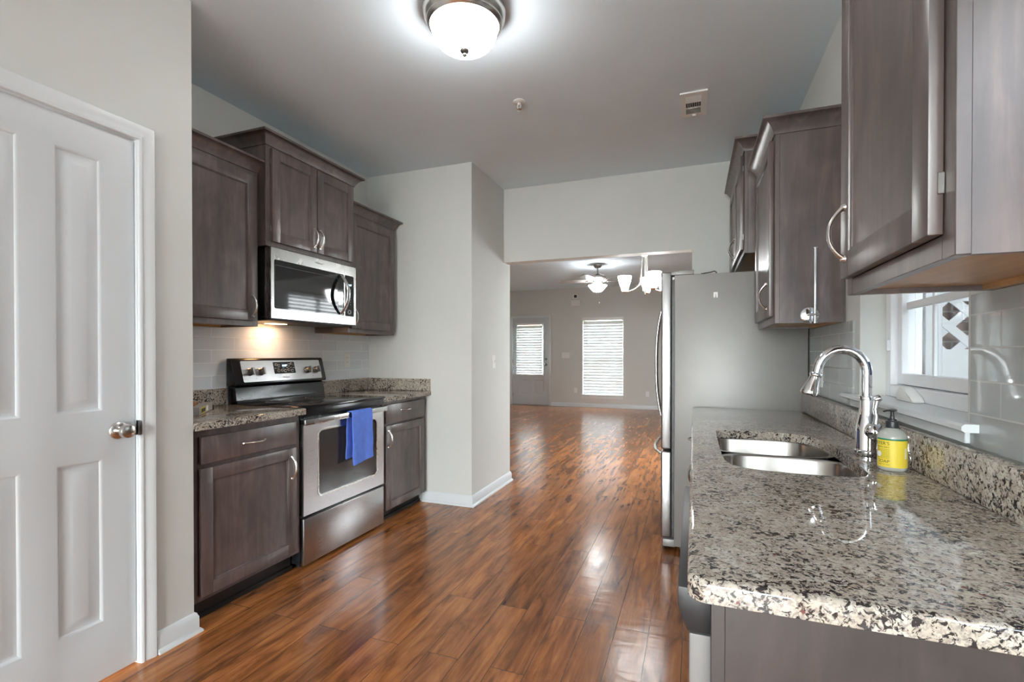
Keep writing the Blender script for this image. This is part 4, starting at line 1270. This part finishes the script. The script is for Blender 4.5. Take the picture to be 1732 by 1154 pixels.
# ------------------------------------------------------------------ right wall cabinets
FR, ZR0 = 0.342, 1.355
wall_cabinet('dark wall cabinet nearest on the right, its side panel towards us', XR - 0.001, FR, -1, 0.856, 1.362, ZR0, 2.205,
             [(0.886, 1.340, 1.391, 2.18, 1.305, 1.492)], (True, True))
wall_cabinet('dark wall cabinet between window and fridge with paper towel rod on its side', XR - 0.001, FR, -1, 2.472, 3.075, ZR0, 2.218,
             [(2.505, 3.05, 1.389, 2.192, 2.575, 1.487)], (True, False), (2.472, 3.072))
wall_cabinet('short dark two-door cabinet above the refrigerator', XR - 0.001, 0.275, -1, 3.135, 4.10, 1.806, 2.412,
             [(3.165, 3.612, 1.832, 2.385, 3.580, 1.925), (3.622, 4.07, 1.832, 2.385, 3.655, 1.925)], (True, False), (3.135, 4.10))

t = thing('paper_towel_holder', 'empty chrome paper towel rod on the cabinet side by the window', 'paper towel holder', (0.483, 2.472, 1.385))
b = NB(); lathe(b, [(0, 0), (0.036, 0), (0.036, 0.003), (0.032, 0.006), (0, 0.007)], (0.478, 2.4705, 1.387), (0, -1, 0), 36); obj('wall_plate', b, CHROME, t)
b = NB(); box(b, 0.462, 0.506, 2.412, 2.464, 1.382, 1.393, 0.003, 1); obj('arm', b, CHROME, t)
b = NB(); tube(b, [(0.489, 2.420, 1.352), (0.489, 2.420, 1.675)], 0.0062, 16); lathe(b, [(0, 0), (0.010, 0), (0.010, 0.004), (0, 0.005)], (0.489, 2.420, 1.672), (0, 0, 1), 18)
lathe(b, [(0, -0.008), (0.011, -0.006), (0.011, 0.0), (0, 0.001)], (0.489, 2.420, 1.356), (0, 0, 1), 18)
obj('rod', b, CHROME, t)

# ------------------------------------------------------------------ refrigerator
t = thing('refrigerator', 'stainless french-door refrigerator with grey side panel', 'refrigerator', (0.2, 3.6, 0))
y0, y1 = 3.14, 4.05
b = NB(); box(b, -0.112, 0.604, y0, y1, 0.03, 1.700, 0.006, 2)
for xx in (-0.06, 0.55):
    for yy in (y0 + 0.06, y1 - 0.06): lathe(b, [(0.02, 0), (0.02, 0.035)], (xx, yy, 0), (0, 0, 1), 12)
obj('body', b, FRIDGESIDE, t, 'grey cabinet body')
b = NB(); box(b, -0.18, -0.105, y0 + 0.002, y1 - 0.002, 0.024, 0.072, 0.008, 2); obj('base_grille', b, FRIDGESIDE, t, 'grey base grille')
b = NB(); box(b, -0.126, -0.110, y0 + 0.012, y1 - 0.012, 0.08, 1.69); obj('door_gasket', b, BLACKM, t)
def bowhandle(parent, x, y, za, zb, horiz=False, out=0.06):
    bm = NB(); pts = []; R = []
    for i in range(29):
        u = -1 + 2 * i / 28
        o = out * (1 - abs(u) ** 2.6)
        if horiz: pts.append((x - o, (za + zb) / 2 + (zb - za) / 2 * u, y))
        else: pts.append((x - o, y, (za + zb) / 2 + (zb - za) / 2 * u))
        R.append(0.0125)
    tube(bm, pts, R, 14, 0.75, ref=(1, 0, 0) if horiz else (0, 1, 0))
    obj('handle', bm, STEELH, parent, 'bowed stainless handle')
for ya, yb, hy in ((y0, 3.593, 3.555), (3.597, y1, 3.635)):
    b = NB(); box(b, -0.190, -0.128, ya, yb, 0.628, 1.722, 0.010, 3); d = obj('door', b, FRST, t, 'stainless upper door')
    bowhandle(d, -0.188, hy, 0.70, 1.60)
b = NB(); box(b, -0.190, -0.128, y0, y1, 0.080, 0.614, 0.010, 3); d = obj('freezer_drawer', b, FRST, t, 'stainless freezer drawer')
bowhandle(d, -0.188, 0.585, y0 + 0.06, y1 - 0.06, True)
for ya in (y0 + 0.002, y1 - 0.072):
    b = NB(); prism(b, [(-0.150, 1.701), (-0.150, 1.716), (-0.12, 1.716), (-0.09, 1.728), (0.0, 1.728), (0.0, 1.701)], 'Y', ya, ya + 0.07, 0.002); obj('hinge_cover', b, FRIDGESIDE, t)
b = NB(); box(b, -0.124, -0.112, y0 + 0.001, y0 + 0.02, 1.672, 1.688, 0.001, 1); obj('hinge_pin', b, WHITEP, t)

t = thing('adhesive_hook', 'tiny white adhesive hook on the fridge side panel', 'hook', (0.121, 3.139, 1.565))
b = NB(); box(b, 0.109, 0.133, 3.1365, 3.1402, 1.553, 1.586, 0.001, 1); obj('pad', b, WHITEP, t)
b = NB(); tube(b, [(0.121, 3.1362, 1.574), (0.121, 3.131, 1.560), (0.121, 3.127, 1.551), (0.121, 3.124, 1.555), (0.121, 3.123, 1.561)], 0.002, 8); obj('hook', b, NICKEL, t)
b = NB(); tube(b, [(0.04, 3.17, 1.7045), (0.07, 3.165, 1.707), (0.10, 3.162, 1.711), (0.115, 3.16, 1.716), (0.123, 3.16, 1.709), (0.128, 3.162, 1.7035)], 0.003, 8)
solo('cable', b, BLACKM, 'short dark cable lying on top of the refrigerator', 'cable')

# ------------------------------------------------------------------ far wall: entry door, window, blinds, small boxes
casing('trim_5', YB, -1, 'X', -4.130, -3.205, 2.080)
b = NB()
panel_door(b, YB + 0.02, -1, -4.133, -3.202, 0.011, 2.084, 0.045, [(-3.945, -3.70, 0.245, 0.60), (-3.58, -3.335, 0.245, 0.60)], 'X', (-3.985, -3.375, 0.745, 1.935))
d2 = struct('door_2', b, DOORW, 'white front door with glazed upper half')
b = NB(); plate(b, [(-4.03, 0.70), (-3.33, 0.70), (-3.33, 1.98), (-4.03, 1.98)], [(-3.985, 0.745), (-3.375, 0.745), (-3.375, 1.935), (-3.985, 1.935)], 'Y', YB - 0.012, YB + 0.021)
obj('light_frame', b, DOORW, d2)
b = NB(); box(b, -3.985, -3.375, YB + 0.04, YB + 0.044, 0.745, 1.935); obj('pane', b, GLASS, d2)
b = NB(); lathe(b, [(0, 0), (0.032, 0), (0.03, 0.008), (0.012, 0.012), (0.012, 0.03), (0.026, 0.04), (0.028, 0.055), (0.018, 0.064), (0, 0.065)], (-3.285, YB + 0.019, 0.965), (0, -1, 0), 28); obj('door_knob', b, DKNOB, d2, 'dark nickel knob')
b = NB(); lathe(b, [(0, 0), (0.03, 0), (0.028, 0.012), (0, 0.014)], (-3.285, YB + 0.019, 1.10), (0, -1, 0), 28); obj('deadbolt', b, DKNOB, d2, 'dark nickel deadbolt')
for zz in (0.25, 1.05, 1.83):
    b = NB(); box(b, -4.122, -4.108, YB + 0.004, YB + 0.022, zz - 0.045, zz + 0.045, 0.001, 1); obj('hinge', b, NICKEL, d2)
b = NB(); box(b, -4.135, -3.2, YB - 0.005, 11.2, 0, 0.010, 0.001, 1); struct('trim_6', b, plain('threshold', (0.4, 0.38, 0.35), 0.4))


def blind(label, axis, c, a0, a1, z0, z1, pitch, tilt, sgn, wand, wide=1.22):
    """slatted blind hanging in a window; sgn = side the room is on"""
    mid = ((a0 + a1) / 2, c, z0) if axis == 'X' else (c, (a0 + a1) / 2, z0)
    t = thing('window_blind', label, 'blind', mid)
    bm = NB()
    def bx(p, q, d0, d1, za, zb, bev=0.0):
        if axis == 'X': box(bm, p, q, c + d0, c + d1, za, zb, bev, 1)
        else: box(bm, c + d0, c + d1, p, q, za, zb, bev, 1)
    bx(a0, a1, -0.025, 0.025, z1 - 0.045, z1, 0.002); obj('head_rail', bm, WHITEP, t)
    bm = NB(); wd = pitch * wide; z = z1 - 0.055 - wd / 2
    while z > z0 + 0.045:
        h, d = wd / 2 * math.sin(tilt), wd / 2 * math.cos(tilt)
        n = Vector((-math.sin(tilt) * sgn, math.cos(tilt))) * 0.0013
        q = [(-d * sgn + n.x, z + h + n.y), (d * sgn + n.x, z - h + n.y), (d * sgn - n.x, z - h - n.y), (-d * sgn - n.x, z + h - n.y)]
        q = [(c + p[0], p[1]) for p in q]
        prism(bm, q, axis if axis == 'X' else 'Y', a0 + 0.004, a1 - 0.004)
        z -= pitch
    obj('slats', bm, SLAT, t, smooth=False)
    bm = NB(); bx(a0 + 0.003, a1 - 0.003, -0.02, 0.02, z0 + 0.008, z0 + 0.026, 0.002); obj('bottom_rail', bm, WHITEP, t)
    bm = NB()
    for f in (0.15, 0.85):
        q = a0 + (a1 - a0) * f
        bx(q - 0.0012, q + 0.0012, sgn * 0.027, sgn * 0.028, z0 + 0.02, z1 - 0.04)
    obj('ladder_cords', bm, WHITEP, t)
    if wand:
        bm = NB(); q = a0 + (a1 - a0) * 0.11
        p0 = (q, c + sgn * 0.034) if axis == 'X' else (c + sgn * 0.034, q)
        tube(bm, [(*p0, z1 - 0.04), (*p0, z1 - wand)], 0.004, 8); obj('tilt_wand', bm, WHITEP, t)
    return t


# far window
b = NB(); holes = [(-2.355, -1.525, 0.335, 1.15), (-2.355, -1.525, 1.20, 1.99)]
holed = holed_wall_x
box(b, -2.40, -2.355, 11.13, 11.19, 0.29, 2.035); box(b, -1.525, -1.48, 11.13, 11.19, 0.29, 2.035); box(b, -2.355, -1.525, 11.13, 11.19, 0.29, 0.335)
box(b, -2.355, -1.525, 11.13, 11.19, 1.99, 2.035); box(b, -2.355, -1.525, 11.13, 11.19, 1.145, 1.195)
w5 = struct('window_5', b, VINYL)
b = NB(); box(b, -2.355, -1.525, 11.158, 11.162, 0.335, 1.99); obj('pane', b, GLASS, w5)
b = NB(); box(b, -2.45, -1.455, YB - 0.035, 11.13, 0.262, 0.2899, 0.004, 1); box(b, -2.43, -1.475, YB - 0.014, YB - 0.0003, 0.20, 0.262, 0.002, 1); struct('trim_7', b, TRIM)
blind('white slatted blind covering the tall window on the far wall', 'X', 11.086, -2.395, -1.485, 0.292, 2.033, 0.0660, math.radians(74), -1, 0.62)
b = NB(); box(b, -2.415, -1.465, YB - 0.022, YB - 0.002, 1.985, 2.055, 0.004, 1); solo('blind_valance', b, WHITEP, 'white valance board across the top of the far window', 'valance')

blind('white slatted blind on the glazed upper half of the entry door', 'X', YB - 0.040, -4.005, -3.360, 0.715, 1.955, 0.0600, math.radians(72), -1, 0.35)
# dining side window blind (seen mirrored in the microwave glass)
blind('white blind on the dining side window beyond the refrigerator', 'Y', 0.698, 5.18, 6.49, 0.61, 2.095, 0.050, math.radians(46), -1, 0, 1.06)

t = thing('door_chime', 'white rectangular box high on the far wall above the entry side', 'chime', (-2.555, YB, 2.40))
b = NB(); box(b, -2.660, -2.450, YB - 0.05, YB - 0.0003, 2.325, 2.465, 0.006, 2); obj('cover', b, WHITEP, t)
t = thing('sensor', 'little white square sensor with black lens above the chime box', 'sensor', (-2.575, YB, 2.545))
b = NB(); box(b, -2.635, -2.505, YB - 0.012, YB - 0.0003, 2.50, 2.605, 0.004, 1); obj('plate', b, WHITEP, t)
b = NB(); box(b, -2.600, -2.535, YB - 0.018, YB - 0.012, 2.52, 2.585, 0.002, 1); obj('lens', b, BLACKM, t, 'black lens')

# ------------------------------------------------------------------ ceiling fan
fx, fy = -1.535, 8.25
t = thing('ceiling_fan', 'grey five-blade ceiling fan with lit white shade in the living room', 'fan', (fx, fy, CZ))
b = NB(); lathe(b, [(0, 0), (0.072, 0), (0.074, -0.012), (0.068, -0.030), (0.050, -0.058), (0.018, -0.068), (0, -0.068)], (fx, fy, CZ - 0.0003), (0, 0, 1), 32); obj('canopy', b, DKNOB, t)
b = NB(); tube(b, [(fx, fy, CZ - 0.06), (fx, fy, 2.57)], 0.013, 14); obj('down_rod', b, DKNOB, t)
b = NB(); lathe(b, [(0.0, 2.585), (0.03, 2.585), (0.10, 2.565), (0.14, 2.535), (0.142, 2.50), (0.125, 2.485), (0.10, 2.470), (0.09, 2.45), (0.085, 2.415), (0.07, 2.395), (0, 2.39)], (fx, fy, 0), (0, 0, 1), 40); obj('motor_housing', b, NICKEL, t)
for k in range(5):
    a = math.radians(186 + 72 * k); dv = Vector((math.cos(a), math.sin(a), 0)); nv = Vector((-math.sin(a), math.cos(a), 0))
    bm = NB(); sec = []
    for s_, wd in ((0.17, 0.050), (0.22, 0.060), (0.45, 0.068), (0.60, 0.070), (0.635, 0.055), (0.65, 0.025)):
        sec.append([bm.verts.new(Vector((fx, fy, 2.462 + zz)) + dv * s_ + nv * (wd * e) + Vector((0, 0, 0.014 * e))) for e, zz in ((-1, 0), (1, 0), (1, 0.006), (-1, 0.006))])
    for p, q in zip(sec, sec[1:]):
        for i in range(4): bm.faces.new((p[i], p[(i + 1) % 4], q[(i + 1) % 4], q[i]))
    bm.faces.new(sec[0]); bm.faces.new(sec[-1])
    bl = obj('blade', bm, FANBL, t, smooth=False)
    bm = NB(); tube(bm, [Vector((fx, fy, 2.455)) + dv * 0.09, Vector((fx, fy, 2.455)) + dv * 0.20], [0.014, 0.020], 10, 0.4, ref=nv); obj('blade_iron', bm, NICKEL, bl)
b = NB(); lathe(b, [(0.158, 2.385), (0.156, 2.378), (0.13, 2.345), (0.10, 2.312), (0.075, 2.285), (0.06, 2.276), (0, 2.272)], (fx, fy, 0), (0, 0, 1), 40, cap=False); obj('lamp_shade', b, SHADEGL, t, 'lit white glass shade')
b = NB(); lathe(b, [(0, 2.274), (0.012, 2.27), (0.006, 2.25), (0, 2.248)], (fx, fy, 0), (0, 0, 1), 16); obj('finial', b, DKNOB, t)
b = NB(); tube(b, [(fx + 0.02, fy, 2.39), (fx + 0.03, fy, 2.10)], 0.0012, 6); lathe(b, [(0, 0), (0.006, -0.006), (0.006, -0.03), (0, -0.034)], (fx + 0.03, fy, 2.10), (0, 0, 1), 12); obj('pull_chain', b, NICKEL, t)

# ------------------------------------------------------------------ chandelier
hx, hy = -0.462, 5.0
t = thing('chandelier', 'nickel chandelier with lit white glass shades beyond the opening', 'chandelier', (hx, hy, CZ))
b = NB(); lathe(b, [(0, 0), (0.062, 0), (0.062, -0.012), (0.045, -0.024), (0.02, -0.028), (0, -0.028)], (hx, hy, CZ - 0.0003), (0, 0, 1), 32); obj('canopy', b, NICKEL, t)
b = NB(); tube(b, [(hx, hy, CZ - 0.02), (hx, hy, 2.20)], 0.006, 10); obj('stem', b, NICKEL, t)
b = NB(); lathe(b, [(0.0, 2.215), (0.036, 2.212), (0.038, 2.200), (0.030, 2.192), (0, 2.19)], (hx, hy, 0), (0, 0, 1), 24); obj('collar', b, NICKEL, t)
b = NB(); lathe(b, [(0, 1.96), (0.012, 1.95), (0.014, 1.88), (0.02, 1.86), (0.014, 1.83), (0.006, 1.81), (0, 1.795)], (hx, hy, 0), (0, 0, 1), 20); obj('finial', b, NICKEL, t)
for deg, r in ((178, 0.195), (88, 0.195), (-58, 0.195), (28, 0.195), (238, 0.0)):
    if not r: continue
    a = math.radians(deg); dv = Vector((math.cos(a), math.sin(a), 0)); c = Vector((hx, hy, 0))
    bm = NB(); pts = []
    for k in range(15):
        u = k / 14; pts.append(c + dv * (0.022 + 0.012 * u) + Vector((0, 0, 2.20 - 0.24 * u)))
    p0 = 0.034
    for k in range(1, 15):
        u = k / 14; pts.append(c + dv * (p0 + (r - p0) * (1 - math.cos(u * PI / 2))) * 1.0 + Vector((0, 0, 1.96 - 0.115 * math.sin(u * PI / 2))))
    tube(bm, pts, 0.0065, 10); am = obj('arm', bm, NICKEL, t)
    e = c + dv * r
    bm = NB(); lathe(bm, [(0, -0.014), (0.007, -0.012), (0.03, -0.004), (0.033, 0.0), (0.024, 0.006), (0.014, 0.03), (0, 0.03)], e + Vector((0, 0, 1.848)), (0, 0, 1), 20); obj('cup', bm, NICKEL, am)
    bm = NB(); lathe(bm, [(0.0, 0.012), (0.030, 0.012), (0.037, 0.04), (0.052, 0.08), (0.064, 0.125), (0.068, 0.155), (0.066, 0.156), (0.060, 0.125), (0.048, 0.08), (0.033, 0.042), (0.026, 0.018), (0, 0.018)], e + Vector((0, 0, 1.848)), (0, 0, 1), 28)
    obj('lamp_shade', bm, SHADEGL, am, 'lit white glass shade')

# ------------------------------------------------------------------ outside: lattice fence, neighbour house, hedge
t = thing('lattice_fence', 'white fence panel with wide lattice seen through the kitchen window', 'fence', (2.2, 3.95, -0.06))
b = NB(); box(b, 1.42, 4.2, 3.93, 3.97, -0.06, 1.247); box(b, 1.42, 4.2, 3.93, 3.97, 1.556, 2.6); obj('boards', b, VINYL, t)
b = NB(); box(b, 1.41, 1.50, 3.90, 4.0, -0.06, 2.62, 0.004, 1); obj('post', b, VINYL, t)
b = NB()
ZC0, XC0, PX, PZ = 1.394, 1.548, 0.190, 0.195
for k in range(-2, 13):
    for e in (-1, 1):
        c = Vector((XC0 + k * PX, 3.945 + 0.004 * e, ZC0)); d_ = Vector((PX, 0, e * PZ)).normalized(); n_ = Vector((-e * PZ, 0, PX)).normalized()
        ln, wd = 0.26, 0.0245
        P8 = [b.verts.new(c + d_ * i + n_ * j + Vector((0, kk, 0))) for kk in (-0.006, 0.006) for i, j in ((-ln, -wd), (ln, -wd), (ln, wd), (-ln, wd))]
        for q in ((0, 1, 2, 3), (4, 5, 6, 7), (0, 1, 5, 4), (1, 2, 6, 5), (2, 3, 7, 6), (3, 0, 4, 7)): b.faces.new([P8[i] for i in q])
obj('lattice', b, VINYL, t, smooth=False)
t = thing('house', 'neighbouring red-brick house across the street beyond the entry door', 'house', (-8.8, 22, -0.12))
b = NB(); box(b, -12.5, -5.2, 20, 26, -0.12, 3.2); obj('wall', b, REDP, t)
b = NB(); prism(b, [(19.5, 3.2), (26.5, 3.2), (23, 5.2)], 'X', -12.9, -4.8); obj('roof', b, CONC, t)
b = NB()
for i in range(9):
    r = random.uniform(0.35, 0.5)
    bmesh.ops.create_icosphere(b, subdivisions=3, radius=r, matrix=Matrix.Translation((-4.6 + i * 0.55, 14.5 + random.uniform(-.1, .1), 0.2)))
for v in b.verts: v.co += Vector((random.uniform(-.03, .03), random.uniform(-.03, .03), random.uniform(-.03, .03)))
solo('hedge', b, LEAF, 'low green hedge on the lawn outside the far window', 'hedge')
